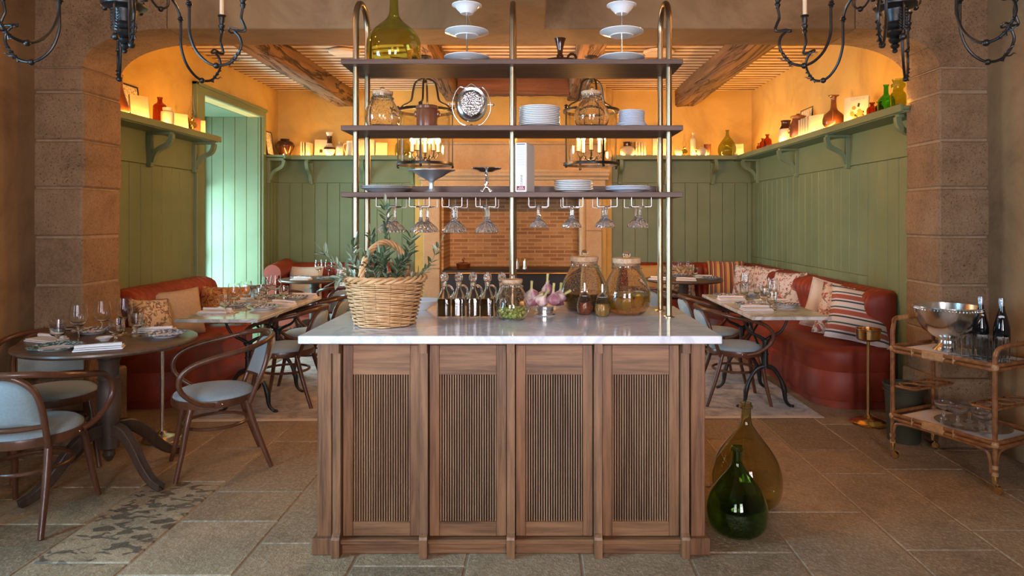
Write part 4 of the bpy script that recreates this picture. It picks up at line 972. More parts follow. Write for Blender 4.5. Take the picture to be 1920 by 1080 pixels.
# back left, with rolled arm
bq = thing('banquette', 'small rust red leather banquette with a rolled arm left of the fireplace', 'banquette', (0, 0, 0))
seat_mb([(-3.02, 8.26), (-3.02, 7.66), (-1.55, 7.66), (-1.55, 8.26)]).build('seat', m['leather'], bq, True, 50)
back_mb([(-1.55, 8.27), (-3.04, 8.27)]).build('channelled_back', m['leather'], bq, True, 60)
arm = [(7.64, .06), (7.64, .70)] + []
b = MB(); rings = []
for k in range(9):
    y = 7.66+(8.10-7.66)*k/8; tp = .80+.05*k/8; c_ = []
    for q in range(22):
        a = -pi*.35+ (pi*1.75)*q/21; c_.append((-3.02+.10*cos(a), y, tp-.02+.095*sin(a)))
    c_ = [(-2.96, y, .06)] + c_ + [(-3.10, y, .60), (-3.08, y, .06)]
    rings.append(c_)
b.loft(rings).build('rolled_arm', m['leather'], bq, True, 50)
# ================================================================ cushions
def cushion_mb(w, h, t, n=14):
    b = MB(); top = []; 
    def P(i, j, s_):
        u = -1+2*i/n; v = -1+2*j/n; pin = 1-.06*(1-abs(v)**2)*abs(u)**3; pin2 = 1-.06*(1-abs(u)**2)*abs(v)**3
        k = max(0, (1-abs(u)**2.6))*max(0, (1-abs(v)**2.6)); 
        return (u*w/2*pin, s_*t/2*(k**.55)+.0015*s_, v*h/2*pin2+h/2)
    for s_ in (-1, 1):
        vs = [P(i, j, s_) for i in range(n+1) for j in range(n+1)]; fs = []
        for i in range(n):
            for j in range(n):
                q = (i*(n+1)+j, (i+1)*(n+1)+j, (i+1)*(n+1)+j+1, i*(n+1)+j+1); fs.append(q if s_ < 0 else q[::-1])
        b.add(vs, fs)
    N = (n+1)**2; ed = [i*(n+1) for i in range(n+1)] + [n*(n+1)+j for j in range(1, n+1)] + [i*(n+1)+n for i in range(n-1, -1, -1)] + [j for j in range(n-1, 0, -1)]
    b.add([], []); 
    for a, c in zip(ed, ed[1:]+ed[:1]): b.f.append((a, a+N, c+N, c)); b.m.append(0)
    return b, [Vector(b.v[i]) for i in ed]
def cushion(label, mat, x, y, z, rz, lean=.25, w=.42, h=.42, t=.14, roll=0, pipe=None, group=None):
    b, ed = cushion_mb(w, h, t); o = thing('cushion', label, 'cushion', (x, y, z), 0, group, rot=(-lean, roll, rz))
    o.rotation_mode = 'XYZ'; c = b.build('cover', mat, o, True, 180)
    MB().tube([e for e in ed if 1], .0035, 5, True).build('piping', pipe or mat, o)
    return o
# rz: direction the face (-y local) turns to
cushion('small floral cushion with dark red piping at the near end of the left banquette', m['cush_floral2'], -2.87, 5.02, .46, radians(70), .30, .34, .35, .17, .12, m['piping'])
cushion('plain sand cushion standing beside the floral one on the left banquette', m['cush_plain'], -2.82, 5.34, .455, radians(52), .24, .38, .39, .13, -.06, m['piping'])
cushion('orange paisley cushion at the far end of the left banquette', m['cush_paisley'], -2.78, 5.95, .46, radians(14), .20, .44, .34, .13, .03)
cushion('plain cream cushion on the small back left banquette', m['cush_cream'], -2.74, 7.93, .46, 0, .22, .40, .38, .13)
cushion('white floral cushion behind the basket on the small back left banquette', m['cush_floral'], -2.19, 7.93, .46, radians(-4), .22, .40, .38, .13)
cushion('mustard cushion on the back right banquette beside the fireplace', m['cush_mustard'], 1.33, 7.93, .46, 0, .2, .44, .40, .13)
cushion('brown leaf print cushion behind the back right round table', m['cush_floral2'], 1.70, 7.93, .46, 0, .2, .42, .40, .13)
cushion('mustard and red striped cushion on the back right banquette', m['cush_stripe'], 2.26, 7.86, .46, radians(-8), .18, .42, .45, .14)
cushion('faded floral cushion leaning in the back right corner', m['cush_floral'], 2.42, 7.60, .465, radians(-46), .2, .40, .41, .14)
cushion('white cushion with red flowers, the farther of two beyond the marble table', m['cush_floral'], 2.43, 7.15, .475, radians(-62), .22, .40, .42, .15, .05, m['piping'])
cushion('white cushion with red flowers, the nearer of two beyond the marble table', m['cush_floral'], 2.43, 6.45, .475, radians(-62), .22, .40, .42, .15, -.05, m['piping'])
cushion('plain pale linen cushion tilted on the right banquette', m['cush_cream'], 2.38, 5.53, .475, radians(-50), .28, .40, .42, .14, .16)
cushion('white cushion with red birds and flowers on the near right banquette', m['cush_floral'], 2.37, 5.20, .475, radians(-42), .36, .42, .42, .13, .12)
cushion('red white and blue striped cushion at the near end of the right banquette', m['cush_stripe2'], 2.40, 4.99, .475, radians(-24), .40, .44, .42, .13, .16)
# ================================================================ bentwood armchairs
def chair_mk():
    r = thing('armchair', 'x', 'chair'); W_ = m['beech']
    # seat frame: bent ring
    def ell(rx, ry, z, n=40, y0=0): return [(rx*cos(2*pi*k/n), y0+ry*sin(2*pi*k/n), z) for k in range(n)]
    b = MB(); rings = []
    for dr, z in ((-.022, .372), (.0, .372), (.004, .392), (0, .412), (-.022, .414)): rings.append(ell(.215+dr, .215+dr, z))
    b.loft(rings+[rings[0]], True, False, False); b.build('seat_frame', W_, r)
    MB().lathe([(0, .39), (.200, .39), (.208, .412), (.205, .424), (.185, .438), (.13, .448), (.06, .452), (0, .453)], 36).build('seat_cushion', m['fabric'], r, True, 60)
    # arm hoop: from the seat sides forward, up and round the back (front is +y)
    H = [(.212, .02, .392), (.238, .10, .418), (.262, .180, .49), (.268, .190, .565), (.268, .135, .622), (.268, .03, .655), (.262, -.08, .675), (.235, -.19, .700), (.160, -.270, .720), (.06, -.305, .727)]
    full = H + [(-x, y, z) for x, y, z in reversed(H)]
    MB().tube(full, [.0135]*3+[.0145]*14+[.0135]*3, 12, smoothn=4).build('arm_hoop', W_, r, True, 60)
    # rear legs run up into the inner loop of the back
    Lp = [(.165, -.165, .37), (.172, -.195, .45), (.180, -.235, .55), (.165, -.262, .64), (.115, -.282, .695), (.05, -.293, .716)]
    MB().tube(Lp+[(-x, y, z) for x, y, z in reversed(Lp)], .0135, 12, smoothn=4).build('back_loop', W_, r, True, 60)
    MB().tube([(.172, -.205, .475), (.09, -.245, .472), (0, -.258, .472), (-.09, -.245, .472), (-.172, -.205, .475)], .011, 10, smoothn=4).build('lower_back_rail', W_, r)
    # upholstered back panel
    def bp(u, v):
        z = .485+(.700-.485)*v; wv = .158 if v < .55 else .158*sqrt(max(0, 1-((v-.55)/.475)**2))*.98+.004; x = wv*u; y = -.205-.085*v*.9-.045*(1-u*u)*.9; return x, y, z
    b = MB(); nu, nv = 12, 12; F0 = []; B0 = []
    for j in range(nv+1):
        for i in range(nu+1):
            u = -1+2*i/nu; v = j/nv; x, y, z = bp(u, v); k = (1-u**4)*(1-(2*v-1)**4); F0.append((x, y+.006+.012*k, z)); B0.append((x, y-.006-.012*k, z))
    fs = []
    for j in range(nv):
        for i in range(nu): q = j*(nu+1)+i; fs.append((q, q+nu+1, q+nu+2, q+1))
    N = len(F0); fs2 = [tuple(N+i for i in f_[::-1]) for f_ in fs]
    ed = [i for i in range(nu+1)]+[j*(nu+1)+nu for j in range(1, nv+1)]+[nv*(nu+1)+i for i in range(nu-1, -1, -1)]+[j*(nu+1) for j in range(nv-1, 0, -1)]
    es = [(a, c, c+N, a+N) for a, c in zip(ed, ed[1:]+ed[:1])]
    b.add(F0+B0, fs+fs2+es).build('back_panel', m['fabric'], r, True, 60)
    for s_ in (-1, 1):
        MB().tube([(s_*.150, .125, .385), (s_*.165, .150, .28), (s_*.178, .172, .15), (s_*.195, .205, 0)], [.0175, .0165, .0145, .012], 12, smoothn=4).build('front_leg', W_, r)
        MB().tube([(s_*.158, -.150, .385), (s_*.170, -.185, .26), (s_*.182, -.225, .14), (s_*.195, -.275, 0)], [.0165, .0165, .015, .0125], 12, smoothn=4).build('rear_leg', W_, r)
    MB().tube(ell(.166, .170, .25, 36, -.01), .0095, 10, True).build('stretcher_ring', W_, r)
    b = MB()
    for s_ in (-1, 1):
        for y in (.03, -.02): b.sphere((s_*.222, y, .395), .006, 8, 6)
    b.build('brass_screw', m['brass'], r)
    return r
def chair(x, y, fx, fy, label, grp):   # faces direction (fx, fy)
    place('chair', chair_mk, (x, y, .0005), math.atan2(-fx, fy), label, grp)
G1 = 'bentwood armchairs around the near round table'; G2 = 'bentwood armchairs along the marble tables'; G3 = 'bentwood armchairs at the back round tables'
chair(-2.385, 3.16, -.12, 1, 'bentwood armchair with its blue back to the camera at the near left', G1)
chair(-2.74, 3.80, .62, -.75, 'bentwood armchair against the left wall behind the near round table', G1)
chair(-1.83, 3.80, -.85, -.52, 'bentwood armchair between the near round table and the island', G1)
chair(-1.92, 5.12, -1, .02, 'bentwood armchair facing the near half of the left marble table', G2)
chair(-1.95, 5.78, -1, -.04, 'bentwood armchair facing the far half of the left marble table', G2)
chair(1.56, 5.16, 1, -.02, 'bentwood armchair facing the near half of the right marble table', G2)
chair(1.58, 5.84, 1, .02, 'bentwood armchair facing the far half of the right marble table', G2)
chair(-2.72, 6.95, .35, .85, 'bentwood armchair seen beyond the left marble table near the garden door', G3)
chair(-1.95, 6.85, -.3, .9, 'bentwood armchair between the left marble table and the back left round table', G3)
chair(1.18, 6.80, .35, .9, 'bentwood armchair behind the big cork jars at the back right round table', G3)
# ================================================================ tables
TZ = .75
def round_table(x, y, R, label, feet=4, a0=-.45):
    r = thing('round_table', label, 'table', (x, y, 0))
    MB().lathe([(0, TZ-.030), (R-.03, TZ-.030), (R-.012, TZ-.026), (R, TZ-.014), (R-.002, TZ-.005), (R-.012, TZ-.0), (0, TZ)], 64).build('tabletop', m['table_wood'], r)
    b = MB(); b.lathe([(0, TZ-.031), (R*.35, TZ-.031), (R*.33, TZ-.05), (.056, TZ-.06), (.050, .66), (.057, .645), (.050, .63), (.047, .56), (.058, .545), (.050, .53), (.054, .49), (.058, .40), (.055, .33), (.050, .29), (.050, .17), (.026, .155), (.032, .13), (.016, .10), (0, .09)], 32); b.build('pedestal', m['pedestal'], r)
    for k in range(feet):
        a = a0+2*pi*k/feet; c, s_ = cos(a), sin(a); rings = []
        P = [Vector((.04, .27)), Vector((.12, .26)), Vector((.20, .20)), Vector((.28, .11)), Vector((.36, .045)), Vector((.43, .025))]; Q, _ = spline(P, [1]*6, 4)
        for i, q in enumerate(Q):
            tt = (Q[min(i+1, len(Q)-1)]-Q[max(i-1, 0)]).normalized(); n = Vector((-tt.y, tt.x)); h = .036-.018*i/len(Q); w = .024-.006*i/len(Q); cc = []
            for sx, sy in ((-1,-1), (-1,1), (1,1), (1,-1)):
                for f_ in (.6, 1) if (sx*sy > 0) else (1, .6):
                    px, pz = q+n*h*sy*(1 if f_ == 1 else .8); ww = w*sx*(.8 if f_ == 1 else 1); pz = max(pz, .001); cc.append((px*c-ww*s_, px*s_+ww*c, pz))
            rings.append(cc)
        MB().loft(rings).build('foot', m['pedestal'], r, True, 50)
    return r
round_table(-2.30, 3.60, .43, 'dark round oak pedestal table at the near left, laid for four')
round_table(-2.42, 7.32, .36, 'round wooden table before the small back left banquette', 4, .3)
round_table(1.63, 7.30, .42, 'round wooden table before the back right banquette', 4, .3)
def marble_table(x0, x1, y0, y1, label):
    xc = (x0+x1)/2; r = thing('marble_table', label, 'table', (xc, (y0+y1)/2, 0)); hx_, hy = (x1-x0)/2, (y1-y0)/2
    MB().bbox(-hx_, hx_, -hy, hy, TZ-.024, TZ, .004).build('marble_top', m['marble_table'], r)
    for yy in (.13,):
        for sd in (-1, 1):
            b = MB(); y = yy+sd*.28
            b.tube([(0, y, .30), (0, y, .40), (0, y, .50)], [.022, .019, .022], 12)
            for z, rr_ in ((.30, .03), (.40, .024), (.50, .03)): b.lathe([(0, z-.012), (rr_, z-.006), (rr_, z+.006), (0, z+.012)], 14, TR(0, y, 0))
            for s_ in (-1, 1):
                b.tube([(0, y, .50), (s_*.05, y, .53), (s_*.11, y, .56), (s_*.150, y, .62), (s_*.18, y, .70), (s_*.215, y, .716)], [.015, .012, .010, .009, .009, .011], 8, smoothn=4, flat=1)
                b.tube([(0, y, .31), (s_*.06, y, .29), (s_*.11, y, .22), (s_*.14, y, .14), (s_*.150, y, .06), (s_*.172, y, .025), (s_*.195, y, .012)], [.020, .017, .014, .021, .014, .011, .010], 8, smoothn=4)
                b.sphere((s_*.198, y, .012), .012, 8, 6, sc=(1.6, 1.2, .95))
            b.box(-.24, .24, y-.012, y+.012, .716, .7255); b.build('cast_iron_leg', m['cast_iron'], r, True, 50)
        b = MB(); y0_, y1_ = yy-.28, yy+.28
        b.tube([(0, y0_, .33), (0, yy, .52), (0, y1_, .71)], .009, 8); b.tube([(0, y1_, .33), (0, yy, .52), (0, y0_, .71)], .009, 8); b.sphere((0, yy, .52), .02, 10, 6, sc=(.7, 1, 1)); b.box(-.012, .012, y0_, y1_, .712, .7255)
        b.build('crossed_brace', m['cast_iron'], r)
    return r
marble_table(-2.35, -1.80, 4.33, 5.62, 'long narrow marble top bistro table by the left banquette')
marble_table(1.445, 1.978, 4.44, 5.77, 'long narrow marble top bistro table by the right banquette')
# ================================================================ table ware
def wine_mk():
    P = [(.034, 0), (.035, .0015), (.020, .004), (.006, .009), (.0038, .02), (.0034, .05), (.0038, .080), (.008, .088), (.024, .097), (.036, .112), (.0415, .130), (.042, .148), (.038, .178), (.0345, .205)]
    I = [(.0338, .205), (.0372, .178), (.0412, .148), (.0407, .130), (.035, .113), (.023, .099), (.008, .092), (0, .091)]
    return tag(MB().lathe([(0, .0)]+P+I, 28).build('wine_glass', m['wine_glass'], None, True, 60), 'x', 'glass')
def goblet_mk():
    P = [(.031, 0), (.032, .002), (.020, .005), (.009, .010), (.007, .018), (.007, .034), (.012, .042), (.028, .050), (.033, .060), (.037, .125)]
    I = [(.0352, .125), (.031, .062), (.026, .054), (.010, .048), (0, .047)]
    fl = lambda i, s_, r, z: (.035*abs(cos(pi*8*i/s_)) if z > .05 and r > .026 else 0)
    return tag(MB().lathe([(0, 0)]+P+I, 48, wave=fl).build('water_goblet', m['glass'], None, True, 40), 'x', 'glass')
def napkin_mk():
    # napkin folded in three, its top layer rolled at one side
    r = thing('napkin', 'x', 'napkin')
    def sheet(x0, x1, y0, y1, z, t_, amp, n=10):
        b = MB(); T_ = []; B_ = []
        for i in range(n+1):
            for j in range(n+1):
                x = x0+(x1-x0)*i/n; y = y0+(y1-y0)*j/n; h = amp*(.5+.5*sin(x*38+y*20))+amp*max(0, (x-x1+.03)/.03)*1.5; T_.append((x, y, z+t_+h)); B_.append((x, y, z+h*.8))
        fs = []; N = (n+1)**2
        for i in range(n):
            for j in range(n): q = i*(n+1)+j; fs.append((q, q+n+1, q+n+2, q+1))
        ed = [i*(n+1) for i in range(n+1)]+[n*(n+1)+j for j in range(1, n+1)]+[i*(n+1)+n for i in range(n-1, -1, -1)]+[j for j in range(n-1, 0, -1)]
        return b.add(T_+B_, fs+[tuple(N+k for k in f_[::-1]) for f_ in fs]+[(c, a, a+N, c+N) for a, c in zip(ed, ed[1:]+ed[:1])])
    sheet(-.050, .050, -.105, .105, .0005, .006, .0008).build('lower_fold', m['linen'], r, True, 60)
    sheet(-.046, .050, -.10, .10, .0085, .005, .0015).build('middle_fold', m['linen'], r, True, 60)
    MB().tube([(.030, -.10, .022), (.028, -.05, .024), (.032, .02, .025), (.026, .10, .024)], [.011, .0095, .010, .012], 10, smoothn=4, flat=.8).build('rolled_edge', m['linen'], r)
    return r
def fork_mk():
    b = MB(); b.tube([(0, -.09, .002), (0, -.03, .003), (0, .02, .006), (0, .05, .004)], [.0045, .0028, .0022, .003], 8, smoothn=3)
    b.bbox(-.010, .010, .048, .062, .003, .0055, .001)
    for k in range(4): b.tube([(-.0085+.0057*k, .060, .0045), (-.0085+.0057*k, .080, .004), (-.0085+.0057*k, .095, .007)], .0011, 5)
    return tag(b.build('fork', m['silver']), 'x', 'fork')
def knife_mk():
    b = MB(); b.tube([(0, -.10, .003), (0, -.06, .0035), (0, -.005, .0035)], [.0055, .005, .0035], 8); b.prism([(-.004, -.005), (.006, -.005), (.007, .06), (.003, .10), (-.004, .10)], .002, .0042, 'z')
    return tag(b.build('knife', m['silver']), 'x', 'knife')
def dish_mk():
    return tag(MB().lathe([(0,.002), (.018,.002), (.020,0), (.022,.003), (.032,.014), (.040,.020), (.0405,.022), (.030,.017), (.016,.007), (0,.006)], 32, wave=lambda i, s_, r, z: .04*cos(2*pi*8*i/s_) if r > .03 else 0).build('small_dish', m['porcelain']), 'x', 'dish')
PL = plate_mk(.105, m['porcelain'], m['blue_rim'], .020); PT = plate_mk(.120, m['porcelain'], m['teal_rim'], .016)
def put(kind, x, y, label, grp, rz=0, z=TZ):
    mk = {'wine': wine_mk, 'gob': goblet_mk, 'nap': napkin_mk, 'fork': fork_mk, 'knife': knife_mk, 'dish': dish_mk, 'plate': PL, 'tplate': PT}[kind]
    return place('ts_'+kind, mk, (x, y, z+.0006), rz, label, grp)
RT = 'on the near round table'
put('tplate', -2.395, 3.33, 'dinner plate with a teal printed rim at the front of the near round table', None)
put('plate', -2.52, 3.80, 'plate with a dark printed rim at the back of the near round table', 'plates on the near round table', .4)
put('plate', -2.045, 3.69, 'plate with a dark printed rim at the right edge of the near round table', 'plates on the near round table', .9)
put('nap', -2.60, 3.55, 'white folded napkin at the left edge of the near round table', 'napkins on the near round table', 1.2)
put('nap', -2.175, 3.33, 'white folded napkin under a fork at the front of the near round table', 'napkins on the near round table', -1.15)
put('nap', -2.20, 3.86, 'white folded napkin behind the right plate of the near round table', 'napkins on the near round table', -1.35)
put('fork', -2.19, 3.34, 'silver fork lying on the front napkin of the near round table', None, -1.1, TZ+.0215)
put('gob', -2.47, 3.45, 'ribbed water goblet at the left of the near round table', 'goblets on the near round table')
put('gob', -2.20, 3.50, 'ribbed water goblet at the middle front of the near round table', 'goblets on the near round table', .3)
put('gob', -2.215, 3.70, 'ribbed water goblet at the right of the near round table', 'goblets on the near round table', .6)
put('wine', -2.375, 3.47, 'tall wine glass at the front left of the near round table', 'wine glasses on the near round table')
put('wine', -2.355, 3.63, 'wine glass standing just left of the middle goblet on the near round table', 'wine glasses on the near round table')
put('wine', -2.315, 3.76, 'wine glass farthest back on the near round table', 'wine glasses on the near round table')
put('dish', -2.295, 3.555, 'little scalloped white dish in the middle of the near round table', None)
# left marble table
g = 'on the left marble table'
for x, y, w in ((-2.215, 4.93, 'near banquette side'), (-1.96, 4.83, 'near chair side'), (-1.955, 5.43, 'far chair side'), (-2.20, 5.48, 'far banquette side')):
    put('plate', x, y, 'printed rim plate at the %s of the left marble table' % w, 'plates '+g, x*3)
for x, y, w, a in ((-2.22, 4.63, 'near banquette corner', 1.5), (-1.93, 5.07, 'middle of the chair side', 1.2), (-1.93, 5.55, 'far chair corner', 1.5), (-2.22, 5.22, 'middle of the banquette side', 1.5)):
    put('nap', x, y, 'folded napkin at the %s of the left marble table' % w, 'napkins '+g, a)
for x, y, w in ((-2.085, 4.62, 'nearest'), (-2.07, 4.78, 'second nearest'), (-2.08, 5.18, 'second farthest'), (-2.05, 5.27, 'farthest')):
    put('wine', x, y, 'wine glass %s to the camera on the left marble table' % w if 'near' in w else 'wine glass %s from the camera on the left marble table' % w, 'wine glasses '+g)
for x, y, w in ((-2.14, 4.60, 'nearest to the camera'), (-2.08, 5.02, 'before the middle napkin'), (-2.19, 5.33, 'by the banquette side'), (-1.975, 5.24, 'on the chair side')):
    put('gob', x, y, 'ribbed water goblet %s on the left marble table' % w, 'goblets '+g)
g = 'on the right marble table'
for x, y, w in ((1.59, 5.56, 'far chair side'), (1.60, 4.98, 'near chair side'), (1.86, 5.60, 'far banquette side'), (1.86, 4.95, 'near banquette side')):
    put('plate', x, y, 'printed rim plate at the %s of the right marble table' % w, 'plates '+g, x*3)
for x, y, w, a in ((1.58, 5.36, 'far chair side', 1.55), (1.585, 4.77, 'near chair side', 1.6), (1.84, 5.72-.06, 'far banquette corner', 1.5), (1.86, 5.17, 'middle of the banquette side', 1.5)):
    if w != 'far banquette corner': put('nap', x, y, 'folded napkin at the %s of the right marble table' % w, 'napkins '+g, a)
put('nap', 1.84, 5.60, 'folded napkin lying on the far banquette side plate of the right marble table', 'napkins '+g, 1.5, TZ+.024)
put('dish', 1.745, 5.20, 'little white dish in the middle of the right marble table', None)
for x, y, w in ((1.73, 5.47, 'second farthest from'), (1.77, 5.56, 'farthest from'), (1.80, 5.05, 'second nearest to'), (1.745, 4.87, 'nearest to')):
    put('wine', x, y, 'wine glass %s the camera on the right marble table' % w, 'wine glasses '+g)
for x, y, w in ((1.69, 5.38, 'left of the far wine glasses'), (1.70, 4.78, 'nearest to the camera'), (1.80, 5.38, 'right of the far wine glasses'), (1.73, 5.02, 'beside the near wine glasses')):
    put('gob', x, y, 'ribbed water goblet %s on the right marble table' % w, 'goblets '+g)
g = 'on the back left round table'
put('plate', -2.57, 7.30, 'plate at the left of the back left round table', 'plates '+g); put('nap', -2.50, 7.13, 'napkin at the front of the back left round table', 'napkins '+g, 1.4); put('nap', -2.60, 7.12+.02, 'napkin at the front left edge of the back left round table', 'napkins '+g, 1.7) if 0 else None
put('wine', -2.37, 7.30, 'left wine glass of the two on the back left round table', 'wine glasses '+g); put('wine', -2.27, 7.33, 'right wine glass of the two on the back left round table', 'wine glasses '+g); put('plate', -2.24, 7.18, 'plate at the right of the back left round table', 'plates '+g)
g = 'on the back right round table'
put('plate', 1.92, 7.22, 'plate at the right edge of the back right round table', 'plates '+g); put('nap', 1.86, 7.38, 'napkin behind the right plate on the back right round table', 'napkins '+g, 1.4)
put('nap', 1.60, 7.05, 'napkin at the front of the back right round table', 'napkins '+g, 1.4); put('nap', 1.33, 7.16, 'napkin at the left edge of the back right round table', 'napkins '+g, 1.0)
put('plate', 1.62, 7.52, 'plate at the back of the back right round table', 'plates '+g)
for x, y, w in ((1.50, 7.24, 'leftmost'), (1.60, 7.32, 'middle'), (1.70, 7.36, 'rightmost')): put('wine', x, y, '%s wine glass of the three on the back right round table' % w, 'wine glasses '+g)
for x, y, w in ((1.45, 7.36, 'left'), (1.74, 7.26, 'right')): put('gob', x, y, '%s ribbed goblet of the pair on the back right round table' % w, 'goblets '+g)
put('dish', 1.60, 7.20, 'little dish in front of the glasses on the back right round table', None)
# ================================================================ demijohns on the floor
place('djf1', demijohn(.172, .50, .024, m['demi_amber']), (1.035, 3.27, .0005), 0, 'large amber green demijohn on the floor behind the small green one')
place('djf2', demijohn(.134, .385, .021, m['demi_green']), (.905, 2.985, .0005), 0, 'small dark green demijohn on the floor by the right side of the island')
# ================================================================ lanterns of the green room
def lantern_mk():
    r = thing('glass_lantern', 'x', 'lantern'); R = .235; H = .455
    for z, nm in ((0, 'bottom_ring'), (H, 'top_ring')):
        MB().lathe([(R-.012, z-.012), (R+.006, z-.012), (R+.008, z), (R+.006, z+.012), (R-.012, z+.012), (R-.012, z-.012)], 48).build(nm, m['iron'], r)
    MB().lathe([(R-.020, .010), (R-.020, H-.02), (R-.023, H-.02), (R-.023, .010), (R-.020, .010)], 48).build('glass_cylinder', m['lantern_glass'], r)
    for k in range(4):
        a = pi*.5+k*pi/2+.0; c, s_ = cos(a), sin(a)
        MB().box(-.009, .009, -.004, .004, 0, H, TR(R*c, R*s_, 0, rz=a+pi/2)).build('upright', m['iron'], r, False)
        P = [(R, H), (R*.80, H+.05), (R*.52, H+.09), (R*.44, H+.18), (R*.36, H+.245), (.04, H+.275), (.0, H+.28)]
        MB().tube([(q*c, q*s_, z) for q, z in P], .009, 8, smoothn=4).build('top_arm', m['iron'], r)
        MB().sphere((1.0*R*c, R*s_, H+.03), .018, 10, 8).sphere((R*c, R*s_, -.024), .013, 10, 8).build('ball', m['iron'], r)
    b = MB(); b.tube([(0,0,.03), (0,0,.09), (0,0,.105)], .008, 8); b.lathe([(0,.02), (.02,.03), (.012,.045), (.016,.06), (0,.07)], 14)
    cl = b.build('candle_cluster', m['iron'], r)
    for k in range(5):
        a = .5+2*pi*k/5; c, s_ = cos(a), sin(a); q = .118 if k < 5 else 0
        b = MB(); b.tube([(0,0,.06), (.03*c, .03*s_, .035), (.07*c, .07*s_, .075), (.095*c, .095*s_, .05), (q*c, q*s_, .085), (q*c, q*s_, .105)], .004, 6, smoothn=4); b.lathe([(0,.104), (.022,.106), (.022,.111), (0,.111)], 14, TR(q*c, q*s_, 0)); b.build('candle_arm', m['iron'], r)
        MB().lathe([(0,.11), (.0125,.11), (.0125,.205), (0,.208)], 12, TR(q*c, q*s_, 0)).build('candle_sleeve', m['candle'], r)
        MB().lathe([(0,.207), (.009,.214), (.016,.235), (.013,.258), (.005,.275), (0,.28)], 12, TR(q*c, q*s_, 0)).build('bulb', m['bulb'], r)
    b = MB(); b.lathe([(0,.72), (.016,.725), (.030,.745), (.010,.765), (.016,.785), (0,.80)], 18); b.tube([(0,0,.70), (0,0,.80)], .005, 8)
    b.tube([(0,0,.70), (0,0,.74)], .012, 8); b.build('finial', m['iron'], r)
    b = MB(); z = .795; k = 0
    while z < .90: 
        b.tube([((.011*cos(t_) if k % 2 else 0), (0 if k % 2 else .011*cos(t_)), z+.016+.018*sin(t_)) for t_ in [2*pi*j/10 for j in range(10)]], .0028, 5, True); z += .026; k += 1
    b.build('chain', m['iron'], r); MB().lathe([(0,.915), (.02,.912), (.055,.92), (.06,.93), (0,.93)], 24).build('ceiling_rose', m['iron'], r)
    return r
place('lantern', lantern_mk, (-.945, 5.74, 1.873), .0, 'round glass lantern with candle bulbs hanging left of the middle tube', None)
place('lantern', None, (.485, 5.74, 1.873), .35, 'round glass lantern with candle bulbs hanging right of the middle tube', None)
